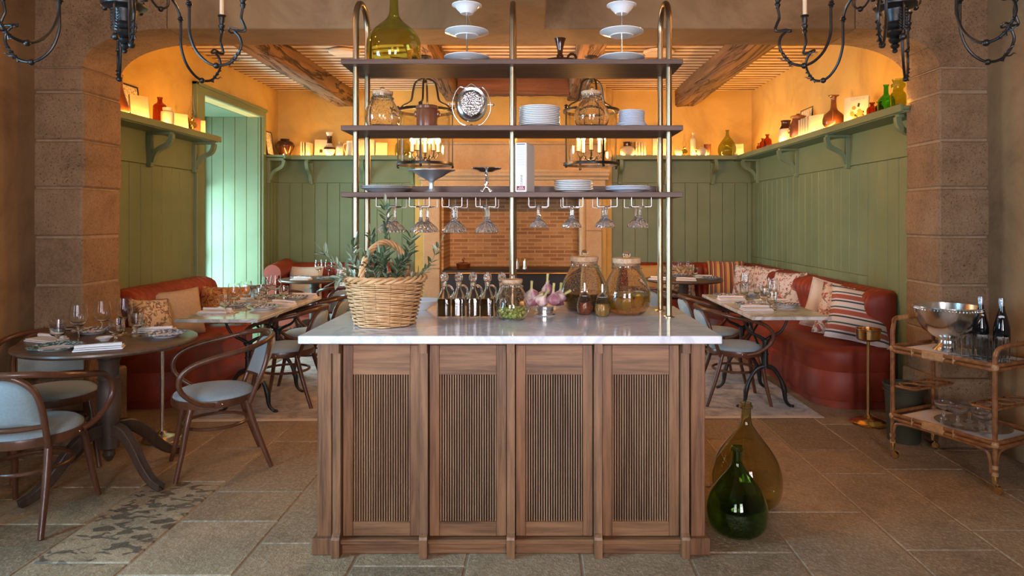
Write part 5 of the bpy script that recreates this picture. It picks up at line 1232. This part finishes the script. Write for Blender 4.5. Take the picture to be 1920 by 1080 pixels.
# ================================================================ wrought iron chandeliers in front of the arches
def chandelier_mk():
    r = thing('chandelier', 'x', 'chandelier')
    # origin at the tip of the turned finial; body above it
    P = [(0, 0), (.008, .004), (.012, .012), (.007, .020), (.015, .026), (.020, .036), (.011, .044), (.021, .050), (.028, .062), (.019, .072), (.036, .080), (.044, .090), (.042, .100), (.032, .105), (.044, .112), (.050, .122), (.047, .132), (.043, .138), (.044, .155), (.052, .175), (.056, .192), (.072, .203), (.090, .209), (.092, .217), (.080, .221), (.04, .225), (.03, .25), (.04, .29), (.028, .34), (.02, .40), (.03, .44), (.014, .48), (.012, .62), (0, .62)]
    MB().lathe(P, 32).build('turned_body', m['iron'], r)
    for k in range(6):
        a = radians(5+60*k); T = TR(0, 0, 0, rz=a)
        A = [(.03, 0, .30), (.10, 0, .345), (.18, 0, .345), (.245, 0, .30), (.275, 0, .24), (.278, 0, .16), (.280, 0, .097), (.305, 0, .025), (.348, 0, -.024), (.396, 0, -.045), (.450, 0, -.035), (.486, 0, .002), (.506, 0, .049), (.498, 0, .088), (.477, 0, .114), (.522, 0, .116), (.515, 0, .150), (.506, 0, .175), (.514, 0, .225)]
        MB().tube(A, [.0063]*len(A), 8, smoothn=5, T=T).build('scrolled_arm', m['iron'], r)
        MB().sphere((.396, 0, -.046), .014, 12, 8, T).build('ball_knob', m['iron'], r); b = MB()
        for z, q in ((.240, .011), (.230, .015), (.219, .010)): b.sphere((.277, 0, z), q, 10, 6, T, (1,1,.5))
        b.build('turned_collar', m['iron'], r); b = MB()
        for j in range(7):
            u = j/6; x = .445+.045*u; z = -.038+.055*u
            b.tube([(x, 0, z), (x+.012+.004*(j%2), .008*(1 if j%2 else -1), z-.006+.012*u), (x+.020, 0, z+.012)], [.005, .004, .0008], 5, T=T)
        b.tube([(.470, 0, -.018), (.490, 0, -.020), (.505, 0, -.008), (.515, 0, -.012)], [.004,.003,.002,.001], 5, T=T, smoothn=3)
        b.build('iron_leaf', m['iron'], r)
        # twisted curl at the kink
        MB().tube([(.478, 0, .113), (.463, .01, .107), (.452, 0, .112), (.460, -.01, .124), (.49, -.004, .120)], .0045, 6, T=T, smoothn=3).build('curl', m['iron'], r)
        cp = MB().lathe([(0, .205), (.008, .207), (.014, .222), (.009, .230), (.016, .242), (.017, .250), (.010, .256), (.014, .268), (.015, .292), (.021, .298), (.021, .303), (0, .303)], 16, T @ TR(.514, 0, .012)).build('candle_cup', m['iron'], r)
        MB().lathe([(0, .303), (.0105, .303), (.0105, .385), (.004, .39), (0, .39)], 12, T @ TR(.514, 0, .012)).build('candle', m['candle'], cp)
        MB().lathe([(0, .388), (.006, .396), (.011, .412), (.008, .432), (0, .447)], 10, T @ TR(.514, 0, .012)).build('candle_bulb', m['bulb_front'], cp)
        # inner hanging curl with ball, between the arms
        T2_ = TR(0, 0, 0, rz=a+radians(30)); 
        MB().tube([(.04, 0, .30), (.075, 0, .31), (.10, 0, .27), (.125, 0, .235), (.15, 0, .23), (.172, 0, .25), (.168, 0, .285), (.145, 0, .28)], .005, 7, smoothn=4, T=T2_).sphere((.142, 0, .226), .013, 10, 8, T2_).build('inner_scroll', m['iron'], r)
    # acanthus leaves under the urn
    for k in range(1):
        a = radians(-85+120*k); T = TR(0, 0, 0, rz=a); b = MB(); b.tube([(.06, 0, .23), (.085, 0, .20), (.090, 0, .13), (.08, 0, .07)], [.005]*4, 6, smoothn=3, T=T)
        for j in range(8):
            z = .18-.013*j
            for s_ in (-1, 1): b.tube([(.085, 0, z), (.088, s_*.012, z-.004), (.086, s_*.020, z+.008)], [.0055, .004, .0008], 5, T=T)
        b.sphere((.080, 0, .055), .016, 10, 8, T); b.build('acanthus_drop', m['iron'], r)
    b = MB(); b.tube([(0,0,.60), (0,0,.905)], .006, 8); b.lathe([(0,.90), (.05,.885), (.055,.905), (0,.905)], 20); b.build('ceiling_rod', m['iron'], r)
    return r
m['bulb_front'] = emis('glowing_candle_bulb', (1, .46, .14), 120)
place('chandelier', chandelier_mk, (-1.845, 3.0, 2.145), 0, 'black wrought iron chandelier hanging at the left before the arch')
place('chandelier', None, (1.62, 3.0, 2.145), radians(-10), 'black wrought iron chandelier hanging at the right before the arch')
# ================================================================ things on the high wall shelves
Z0 = SZ-.0035
def pot(name, P, mat, label, cat, x, y, rz=0, extra=None, t=.004, open_=True, seg=32, sp=3, sy=1):
    pp = [Vector((r, 0, z)) for r, z in P]
    if sp: pp, _ = spline(pp, [1]*len(pp), sp)
    pp = [(p.x, p.z) for p in pp]; prof = vessel(pp, t) if open_ else [(0, pp[0][1])]+pp+[(0, pp[-1][1])]
    if extra:
        r = thing(name, label, cat, (x, y, Z0), rz); MB().lathe(prof, seg, sy=sy).build('body', mat, r, True, 50); extra(r); return r
    return tag(MB().lathe(prof, seg, sy=sy).build(name, mat, None, True, 50), label, cat, loc=(x, y, Z0), rz=rz)
def hbook(label, x, y, w, h, d, rz, mat, lean=0, n=None, grp=None, title=None, pages=True):
    # book standing: cover faces -y local, width w (x), thickness d (y)
    r = thing('book', label, 'book', (x, y, Z0+(.0 if not lean else .001)), 0, grp, rot=(-lean, 0, rz))
    MB().bbox(-w/2, w/2, -d/2, -d/2+.003, 0, h, .0008).bbox(-w/2, w/2, d/2-.003, d/2, 0, h, .0008).bbox(-w/2, -w/2+.003, -d/2, d/2, 0, h, .0008).build('cover', mat, r)
    MB().box(-w/2+.003, w/2-.004, -d/2+.003, d/2-.003, .003, h-.003).build('pages', m['paper'], r, False)
    return r
def frame(label, x, y, w, h, rz, lean, art):
    r = thing('picture_frame', label, 'picture', (x, y, Z0), 0, None, rot=(-lean, 0, rz)); b = MB(); f_ = .013
    for a in ((-w/2, w/2, 0, f_), (-w/2, w/2, h-f_, h), (-w/2, -w/2+f_, 0, h), (w/2-f_, w/2, 0, h)): b.bbox(a[0], a[1], -.008, .008, a[2], a[3], .002)
    b.build('frame', m['frame_black'], r); MB().box(-w/2+f_, w/2-f_, -.003, .004, f_, h-f_).build('print', art, r, False); return r
def oil_lamp(label, x, y, s=1):
    r = thing('oil_lamp', label, 'oil lamp', (x, y, Z0)); r.scale = (s, s, s)
    MB().lathe([(0,0), (.035,0), (.034,.006), (.014,.018), (.012,.04), (.02,.05)], 24).build('base', m['brass'], r)
    MB().lathe(vessel([(.02,.048), (.040,.060), (.045,.078), (.036,.098), (.018,.108)], .003), 24).build('oil_font', m['pale_green'], r)
    MB().lathe([(0,.108), (.02,.108), (.022,.118), (.026,.124), (.024,.140), (.016,.146), (0,.146)], 24).build('burner', m['brass'], r)
    MB().lathe([(.016,.146), (.016,.150), (.030,.175), (.028,.195), (.011,.235), (.009,.33), (.0075,.33), (.0095,.235), (.0265,.195), (.0285,.175), (.0145,.150), (.0145,.146)], 24).build('glass_chimney', m['wine_glass'], r)
    return r
def loop(pts, rad, mat, name='handle'):
    return lambda r: MB().tube(pts, rad, 8, smoothn=4).build(name, mat, r)
# left wall, from the pier to the door
m['card'] = pm('cream_card', (.50,.43,.33), rough=.7); m['orange'] = pm('printed_orange', (.60,.17,.02), rough=.6)
XLs = -3.07
m['print'] = floral('framed_sketch', (.72,.62,.45), (.20,.12,.07), (.35,.22,.12), (.5,.36,.2), 30)
pot('vase', [(.050,0), (.075,.02), (.080,.05), (.060,.12), (.040,.19), (.034,.26), (.040,.30)], m['amber_glaze'], 'reddish brown tapering vase half hidden by the left pier', 'vase', XLs, 4.90)
frame('black framed print leaning behind a paper book on the left shelf', -3.165, 5.24, .25, .30, pi/2, .12, m['print'])
hbook('old paper book upright before the black frame on the left shelf', -3.04, 5.13, .14, .19, .018, 1.05, m['paper'], .12)
pot('bottle', [(.048,0), (.052,.006), (.052,.15), (.046,.18), (.022,.20), (.018,.225), (.021,.235), (.021,.245)], m['brown_glass'], 'tall brown glass bottle on the left wall shelf', 'bottle', -3.10, 5.51)
pot('jar', [(.044,0), (.049,.005), (.049,.105), (.044,.118), (.034,.124), (.036,.132), (.036,.15)], m['stoneware'], 'pale stoneware jar in front of the tall brown bottle', 'jar', -3.01, 5.46)
hbook('small pale paper book between the stoneware jar and the oil lamp', -3.05, 5.74, .13, .145, .02, 1.0, m['paper'], .10)
oil_lamp('brass and glass oil lamp on the left wall shelf near the door', -3.05, 5.93, 1.0)
hbook('dark spined old book beside the oil lamp at the end of the left shelf', -3.09, 6.05, .10, .155, .03, .9, m['crock'])
hbook('thin yellowed book at the very end of the left shelf', -3.10, 6.15, .11, .15, .018, .8, m['paper'])
# back left corner
YBs = YB-.13
frame('framed sketch leaning on the wall between the door and the corner', -3.165, 7.98, .20, .29, pi/2, .12, m['print'])
pot('vase', [(.052,0), (.075,.03), (.104,.095), (.112,.135), (.092,.175), (.055,.195), (.050,.205), (.056,.212)], m['dark_glaze'], 'bulbous dark brown glass vase in the back left corner of the shelf', 'vase', -3.045, 8.12)
for k, (w, h) in enumerate(((.022, .180), (.018, .175), (.05, .172))):
    hbook('pale old book, %s of the three beside the framed card' % ('left', 'middle', 'right')[k], (-2.845, -2.815, -2.765)[k], YBs, w, h, .12, 0, m['paper'], 0, grp='three pale old books on the back left shelf')
r = hbook('flat cream box book with a small dark emblem on the back left shelf', -2.63, 8.20, .165, .215, .02, 0, m['card'], .1)
MB().box(-.018, .018, -.0112, -.0102, .055, .095).build('dark_emblem', m['ink'], r, False)
r_ = pot('vase', [(.040,0), (.030,.012), (.050,.03), (.068,.075), (.066,.105), (.050,.125), (.034,.145), (.026,.20), (.030,.255), (.042,.285), (.044,.295)], m['white_glaze'], 'ornate cream vase with dark bands on the back left shelf', 'vase', -2.505, 8.13, 0,
    lambda r: MB().lathe([(.0685,.080), (.0695,.088), (.0685,.100), (.0665,.112), (.066,.108), (.067,.095)], 32).lathe([(.031,.160), (.0275,.20), (.0315,.250), (.0305,.250), (.0265,.20), (.030,.160)], 32).build('dark_decoration', m['dark_glaze'], r))
pot('bottle', [(.042,0), (.044,.004), (.044,.110), (.036,.13), (.014,.15), (.013,.165), (.017,.170), (.017,.18)], m['white_glaze'], 'small cream stoneware bottle right of the ornate vase', 'bottle', -2.385, 8.14)
pot('pitcher', [(.060,0), (.066,.006), (.058,.08), (.048,.16), (.052,.185)], m['white_glaze'], 'cream enamel pitcher partly behind the rack tubes', 'pitcher', -2.245, 8.13, 0, loop([(-.050,0,.165), (-.085,0,.15), (-.088,0,.10), (-.062,0,.05)], .006, m['white_glaze']))
r = hbook('cream book with a faded flower on its cover behind the left tubes', -2.07, 8.19, .19, .215, .025, 0, m['card'], .12)
MB().lathe([(0,0), (.02,0), (.02,.001), (0,.001)], 14, TR(.03, -.0135, .10, rx=pi/2)).build('flower_print', m['amber_glaze'], r)
hbook('small plain pale book leaning on the back left shelf', -1.885, 8.18, .14, .175, .03, .1, m['paper'], .12)
pot('glass_jar', [(.060,0), (.080,.01), (.090,.05), (.088,.12), (.075,.16), (.05,.18), (.050,.20), (.055,.21)], m['yellow_green'], 'yellow green glass jar at the end of the back left shelf', 'jar', -1.62, 8.14)
# back wall, right of the chimney breast
pot('jar', [(.060,0), (.088,.03), (.092,.065), (.078,.105), (.048,.125), (.046,.16), (.052,.175)], m['white_glaze'], 'squat cream jar with a dark neck next to the chimney breast', 'jar', 1.128, 8.13, 0, lambda r: MB().lathe([(.049,.122), (.048,.16), (.054,.176), (.052,.178), (.046,.16), (.046,.122)], 32).build('dark_neck', m['dark_glaze'], r))
for k in range(4): hbook('thin cream book, %s of four fanned beside the dark necked jar' % ('first', 'second', 'third', 'fourth')[k], 1.235+.037*k, YBs, .026, .185-.004*k, .12, -.05*k, m['paper'], 0, grp='four fanned books on the back right shelf')
hbook('cream box book with red print between the right tubes', 1.53, 8.18, .17, .225, .028, 0, m['card'], .1)
tag(MB().lathe([(0,0), (.042,0), (.048,.006), (.040,.010), (0,.006)], 28, TR(0,0,.046, rx=pi/2-.2)).build('button_dish', m['white_glaze']), 'little round cream dish standing on edge beside the oil lamp', 'dish', loc=(1.745, 8.11, Z0+.004))
oil_lamp('small glass oil lamp on the back right shelf', 1.83, 8.16, .85)
pot('bottle', [(.036,0), (.038,.005), (.038,.19), (.030,.225), (.012,.25), (.012,.275), (.017,.28), (.017,.292)], m['white_glaze'], 'tall slim cream stoneware bottle on the back right shelf', 'bottle', 1.935, 8.15)
pot('teapot', [(.040,0), (.058,.03), (.062,.06), (.050,.09), (.028,.105), (.026,.112)], m['white_glaze'], 'small round cream teapot in front of the dark beaker', 'teapot', 2.03, 8.10, 0, loop([(-.055,0,.08), (-.082,0,.085), (-.082,0,.05), (-.058,0,.035)], .005, m['white_glaze']))
pot('beaker', [(.034,0), (.036,.004), (.042,.15), (.044,.155)], m['crock'], 'dark reddish beaker behind the little teapot', 'beaker', 2.115, 8.18, sp=0)
place('djs', demijohn(.113, .325, .017, m['pale_green']), (2.345, 8.125, Z0), 0, 'pale green demijohn on the shelf in the back right corner')
hbook('small cream card standing before the corner demijohn', 2.455, 8.06, .13, .145, .02, -.15, m['paper'], .1)
tag(MB().lathe([(0,0), (.05,0), (.058,.02), (.045,.035), (0,.04)], 24).build('bowl', m['white_glaze']), 'low cream bowl in the corner of the right wall shelf', 'bowl', loc=(2.57, 7.93, Z0))
# right wall, far to near
XRs = 2.58
def rb(lab, y, R, H, mat=None, sy=1): pot('bottle', [(R*.95,0), (R,.004), (R,H*.58), (R*.85,H*.70), (R*.36,H*.80), (R*.34,H*.90), (R*.5,H*.93), (R*.5,H)], mat or m['brown_glass'], lab, 'bottle', XRs, y, sp=1)
rb('tiny brown glass bottle at the far end of the right wall shelf', 7.70, .020, .115)
rb('middle sized brown glass bottle on the right wall shelf', 7.56, .034, .155)
rb('square shouldered brown glass bottle, tallest of the three', 7.40, .046, .18)
frame('dark framed picture leaning behind the glazed jug', 2.665, 6.62, .30, .34, -pi/2, .12, m['print'])
pot('jug', [(.045,0), (.068,.04), (.075,.09), (.062,.15), (.042,.185), (.042,.22), (.050,.235)], m['white_glaze'], 'cream and brown glazed jug in front of the dark frame', 'jug', 2.545, 6.76, -pi/2, lambda r: (MB().lathe([(.064,.150), (.044,.186), (.044,.22), (.052,.236), (.050,.238), (.041,.22), (.041,.186), (.061,.150)], 32).build('brown_neck', m['dark_glaze'], r), loop([(.045,0,.22), (.085,0,.20), (.095,0,.15), (.070,0,.10)], .007, m['dark_glaze'])(r)))
pot('jar', [(.050,0), (.072,.03), (.078,.08), (.070,.15), (.055,.20), (.055,.215), (.070,.225), (.072,.235), (.02,.25), (.018,.258)], m['crock'], 'big dark brown lidded jar between the jug and the row of books', 'jar', 2.55, 6.46, open_=False)
for k in range(4): hbook('cream old book, %s in the row of four on the right wall shelf' % ('farthest', 'second farthest', 'second nearest', 'nearest')[k], 2.55, 6.27-.055*k, .045 if k < 3 else .04, .17+.005*(k % 2), .13, pi/2, m['paper'], 0, grp='row of cream books on the right wall shelf')
hbook('cream paper book facing out at the near end of the row', 2.53, 6.00, .15, .175, .02, -1.0, m['paper'], .06)
pot('bottle_jug', [(.050,0), (.082,.03), (.090,.075), (.075,.125), (.034,.165), (.024,.20), (.022,.27), (.040,.285), (.044,.292)], m['amber_glaze'], 'brown glazed long necked jug bottle on the right wall shelf', 'jug', 2.545, 5.68, -pi/2-.5, loop([(.055,0,.145), (.090,0,.155), (.100,0,.11), (.080,0,.05)], .006, m['amber_glaze']))
pot('jar', [(.045,0), (.050,.005), (.052,.11), (.046,.13)], m['amber_glaze'], 'amber brown jar between the jug bottle and the cookbook', 'jar', 2.60, 5.47)
hbook('brown framed card leaning behind the amber jar', 2.655, 5.50, .14, .19, .02, -pi/2, m['crock'], .12)
r = hbook('cookbook with oranges on its white cover facing the room', 2.54, 5.27, .185, .205, .03, -.80, m['card'], .08)
text('cover_title', 'CUISINE', .030, m['print_text'], r, (.014, -.0156, .185), (pi/2, 0, 0))
b = MB(); rj = random.Random(9)
for k in range(9): b.lathe([(0,0), (.016,0), (.016,.0008), (0,.0008)], 12, TR(rj.uniform(-.03,.07), -.0152-.0002*k, rj.uniform(.02,.13), rx=pi/2))
b.build('orange_print', m['orange'], r)
b = MB()
for k in range(8): b.bbox(-.01, .02, -.0004, .0004, -.008, .008, .0001, TR(rj.uniform(-.03,.07), -.0153-.0002*k, rj.uniform(.03,.15), ry=rj.uniform(0,3)))
b.build('dark_leaf_print', m['ink'], r)
text('spine_text', 'LA CUISINE', .014, m['print_text'], r, (-.094, 0, .11), (0, -pi/2, pi)) if 0 else None
rb('short brown glass jar beside the cookbook', 5.10, .040, .13)
rb('small brown glass bottle standing just left of the green bottle', 5.00, .032, .12)
pot('bottle', [(.050,0), (.056,.006), (.058,.08), (.050,.115), (.020,.145), (.016,.17), (.016,.205), (.020,.208), (.020,.218)], m['bright_green'], 'bright green glass bottle near the right pier', 'bottle', 2.56, 4.86)
pot('glass_jar', [(.044,0), (.050,.006), (.052,.09), (.046,.12), (.034,.135), (.034,.155), (.044,.165), (.046,.185), (.034,.195), (.040,.215), (.040,.22)], m['yellow_green'], 'yellow green stoppered glass jar touching the right pier', 'jar', 2.55, 4.68, open_=True)
# ================================================================ champagne stands
def stand_floor_mk(mat):
    def mk():
        r = thing('bucket_stand', 'x', 'stand')
        MB().lathe([(0, .002), (.112, .0), (.118, .008), (.112, .016), (.10, .02), (.085, .03), (.06, .038), (.03, .045), (.016, .062), (0, .062)], 40).build('round_base', mat, r)
        MB().tube([(0,0,.055), (0,0,.30), (0,0,.57)], .0105, 14).build('pole', mat, r)
        MB().lathe([(0,.560), (.03,.565), (.066,.575), (.076,.585), (.078,.640), (.083,.646), (.083,.652), (.076,.652), (.073,.59), (.05,.58), (0,.575)], 40).build('cup', mat, r)
        return r
    return mk
place('stB', stand_floor_mk(m['brass']), (2.28, 4.56, .0005), 0, 'brass ice bucket stand at the near end of the right banquette')
place('stS', stand_floor_mk(m['silver']), (-2.36, 4.22, .0005), 0, 'chrome ice bucket stand behind the near round table')
# ================================================================ bin
b_ = thing('waste_bin', 'olive green tin bin behind the rattan cart', 'bin', (2.335, 4.22, .0005))
MB().lathe(vessel([(.092,0), (.094,.004), (.112,.33), (.116,.345), (.122,.35), (.122,.358), (.116,.36)], .003), 36).build('tin_body', m['bin'], b_)
MB().tube([(.1155*cos(2*pi*k/36), .1155*sin(2*pi*k/36), .320) for k in range(36)], .004, 6, True).build('bead', m['bin'], b_)
# ================================================================ rattan bar cart
P0 = Vector((2.10, 3.915)); U = Vector((.255, -.53)).normalized(); LU, LV = .570, .37
ct = thing('bar_cart', 'two tier rattan bar cart on brass casters beside the right pier', 'bar cart', (P0.x, P0.y, .0), math.atan2(U.y, U.x))
R_ = m['rattan']
legs = [(0, 0), (LU, 0), (LU, LV), (0, LV)]
for k, (u, v) in enumerate(legs):
    top = .70 if u > 0 else .755
    b = MB().tube([(u, v, .055), (u, v, .3), (u, v, top)], .0125, 12).build('leg', R_, ct)
    b2 = MB()
    for z in (.10, .135, .25, .64): b2.lathe([(.0155, z-.010), (.0158, z), (.0155, z+.010)], 14, TR(u, v, 0))
    b2.build('cane_wrap', m['binding'], b)
    cs = MB(); cs.lathe([(0,.05), (.012,.05), (.015,.07), (.015,.095), (0,.095)], 14, TR(u, v, 0)).tube([(u, v, .055), (u+.012, v, .045), (u+.016, v, .024)], .005, 6); cs.build('brass_caster', m['brass'], b)
    MB().lathe([(0,-.009), (.020,-.009), (.022,-.004), (.022,.004), (.020,.009), (0,.009)], 20, TR(u+.018, v, .0225, rx=pi/2)).build('wheel', m['brass'], b)
# looped handles across each end
MB().tube([(0, 0, .74), (-.006, .02, .785), (-.03, .07, .81), (-.03, LV/2, .812), (-.03, LV-.07, .81), (-.006, LV-.02, .785), (0, LV, .74)], .0125, 12, smoothn=5).build('end_handle', R_, ct)
MB().tube([(-.03, .08, .811), (-.03, LV/2, .813), (-.03, LV-.08, .811)], .0142, 10).build('handle_wrap', m['binding'], ct)
MB().tube([(LU, 0, .69), (LU+.004, .018, .73), (LU+.02, .06, .75), (LU+.02, LV/2, .752), (LU+.02, LV-.06, .75), (LU+.004, LV-.018, .73), (LU, LV, .69)], .0125, 12, smoothn=5).build('end_handle', R_, ct)
def rrect(x0, x1, y0, y1, r, z): 
    p = []
    for cx, cy, a in ((x1-r, y0+r, -pi/2), (x1-r, y1-r, 0), (x0+r, y1-r, pi/2), (x0+r, y0+r, pi)): p += [(cx+r*cos(a+pi/2*k/5), cy+r*sin(a+pi/2*k/5), z) for k in range(6)]
    return p
for zt, nm in ((.655, 'upper_tray'), (.260, 'lower_tray')):
    tr = MB().tube(rrect(-.012, LU+.012, -.014, LV+.014, .05, zt), .0105, 10, True).tube(rrect(-.012, LU+.012, -.014, LV+.014, .05, zt-.024), .0105, 10, True).build(nm+'_rim', R_, ct)
    b = MB(); b.prism([(p[0], p[1]) for p in rrect(-.004, LU+.004, -.006, LV+.006, .045, 0)], zt-.020, zt-.012, 'z'); b.build(nm+'_board', R_, ct)
    b = MB()
    for x0, x1 in ((.13, .142), (.19, .32), (.365, .377)):
        b.bbox(x0, x1, -.0275, -.0005, zt-.036, zt+.012, .008)
    b.build(nm+'_binding', m['binding'], ct)
    b = MB()
    for u, v in legs: b.sphere((u, v, zt-.012), .019, 10, 8, sc=(1, 1, 1.1))
    b.build(nm+'_corner_lashing', m['binding'], ct)
MB().tube([(.012, -.012, .10), (.02, -.012, .18), (.06, -.012, .215), (LU/2, -.012, .222), (LU-.06, -.012, .215), (LU-.02, -.012, .18), (LU-.012, -.012, .10)], .008, 8, smoothn=5).build('lower_arch', R_, ct)
MB().tube([(LU, .012, .10), (LU, .02, .18), (LU, .06, .215), (LU, LV/2, .222), (LU, LV-.06, .215), (LU, LV-.02, .18), (LU, LV-.012, .10)], .008, 8, smoothn=5).build('lower_arch', R_, ct)
# bottle rings half way up at both ends
for u0, u1 in ((0, .13), (LU-.13, LU)):
    b = MB(); b.tube(rrect(u0, u1, .0, LV, .03, .425), .007, 8, True)
    for k in range(3):
        cy = LV*(k+.5)/3; b.tube([((u0+u1)/2+.052*cos(2*pi*j/20), cy+.055*sin(2*pi*j/20), .432) for j in range(20)], .005, 6, True)
    b.build('bottle_ring_rack', R_, ct)
def C(u, v): q = P0+U*u+Vector((-U.y, U.x))*v; return q.x, q.y
cr = math.atan2(U.y, U.x)
for zt, lab in ((.6432, 'white cloth lining the upper tray of the rattan cart'), (.2482, 'white cloth lining the lower tray of the rattan cart')):
    x, y = C(LU/2, LV/2)
    tag(MB().bbox(-LU/2+.02, LU/2-.02, -LV/2+.015, LV/2-.015, 0, .0022, .0008).build('tray_cloth', m['linen']), lab, 'cloth', loc=(x, y, zt+.0003), rz=cr)
CZ1, CZ0 = .6462, .2512
x, y = C(.20, .20); pb = thing('punch_bowl', 'large footed silver punch bowl with a beaded rim on the rattan cart', 'bowl', (x, y, CZ1))
MB().lathe([(0,.004), (.070,0), (.076,.006), (.068,.014), (.060,.022), (.052,.030), (.046,.05), (.044,.062), (.050,.072), (.085,.088), (.125,.118), (.155,.165), (.168,.215), (.174,.248), (.182,.254), (.182,.259), (.172,.258), (.163,.215), (.150,.167), (.12,.122), (.08,.094), (0,.082)], 56).build('bowl_and_foot', m['silver'], pb)
b = MB()
for k in range(60): a = 2*pi*k/60; b.sphere((.174*cos(a), .174*sin(a), .240), .0048, 6, 4)
b.build('beaded_band', m['silver'], pb)
def tumbler_mk():
    P = [(.026,0), (.028,.002), (.031,.128)]
    return tag(MB().lathe([(0,0)]+P+[(.0292,.128), (.0262,.012), (0,.010)], 32, wave=lambda i, s_, r, z: .03*abs(cos(pi*8*i/s_)) if r > .025 else 0).build('tumbler', m['glass'], None, True, 40), 'x', 'glass')
rows = [('front', .045), ('middle', .115), ('back', .185)]; cols = [('first', .335), ('second', .405), ('third', .475), ('fourth', .540)]
for rn, v in rows:
    for cn, u in cols:
        if rn == 'back' and cn in ('first',): continue
        x, y = C(u, v); place('tumbler', tumbler_mk, (x, y, CZ1), u*9, 'tall ribbed tumbler on the cart, %s row, %s from the punch bowl' % (rn, cn), 'tumblers on the rattan cart')
def wineb_mk():
    r = thing('wine_bottle', 'x', 'bottle')
    MB().lathe([(0,0), (.037,0), (.040,.006), (.040,.150), (.037,.175), (.022,.235), (.0145,.262), (.0135,.30), (0,.30)], 28).build('dark_glass', m['bottle_dark'], r)
    MB().lathe([(.0140,.268), (.0142,.300), (.0165,.301), (.0165,.314), (.0145,.316), (.0145,.322), (0,.323)], 20).build('silver_foil', m['foil'], r)
    MB().lathe([(0,0), (.014,0), (.014,.0012), (0,.0012)], 16, TR(-.004, -.0255, .222, rx=pi/2+.25)@Matrix.Diagonal((1,.6,1,1))).build('neck_label', m['paper_white'], r)
    b = MB(); n = 10; vs = []
    for i in range(n+1):
        a = -pi/2-.7+1.4*i/n; vs += [(.0405*cos(a), .0405*sin(a), .045), (.0405*cos(a), .0405*sin(a), .115)]
    b.add(vs, [(2*i, 2*i+2, 2*i+3, 2*i+1) for i in range(n)]); b.build('front_label', m['paper_white'], r)
    return r
x, y = C(.345, .265); place('wineb', wineb_mk, (x, y, CZ1), -.4, 'dark wine bottle with silver foil on the cart, the left one', 'pair of dark wine bottles')
x, y = C(.440, .290); place('wineb', None, (x, y, CZ1), -.5, 'dark wine bottle with silver foil on the cart, the right one', 'pair of dark wine bottles')
x, y = C(.345, .19); tr = tag(MB().lathe([(0,.003), (.12,.0), (.125,.002), (.15,.012), (.168,.016), (.170,.019), (.150,.016), (.122,.007), (0,.007)], 48, sx=1.12, sy=1.0).build('round_tray', m['silver']), 'oval silver tray with crystal glasses on the lower cart tier', 'tray', loc=(x, y, CZ0), rz=cr)
def coupe_mk():
    P = [(.030,0), (.031,.002), (.012,.008), (.006,.018), (.010,.028), (.006,.036), (.007,.05), (.012,.056), (.040,.074), (.050,.092), (.051,.098)]
    return tag(MB().lathe([(0,0)]+P+[(.0495,.098), (.047,.090), (.036,.077), (0,.064)], 36, wave=lambda i, s_, r, z: .03*cos(2*pi*12*i/s_) if z > .06 and r > .02 else 0).build('coupe_glass', m['crystal'], None, True, 60), 'x', 'glass')
for k, (u, v, lab) in enumerate(((.20, .16, 'standing at the left of the tray'), (.30, .13, 'at the front of the tray'), (.29, .25, 'at the back left of the tray'), (.385, .19, 'in the middle of the tray'), (.38, .285, 'at the back right of the tray'), (.44, .12, 'at the right front of the tray'))):
    x, y = C(u, v); place('coupeC', coupe_mk, (x, y, CZ0+.0078), k, 'pressed crystal coupe %s on the lower cart tier' % lab, 'crystal coupes on the silver tray')
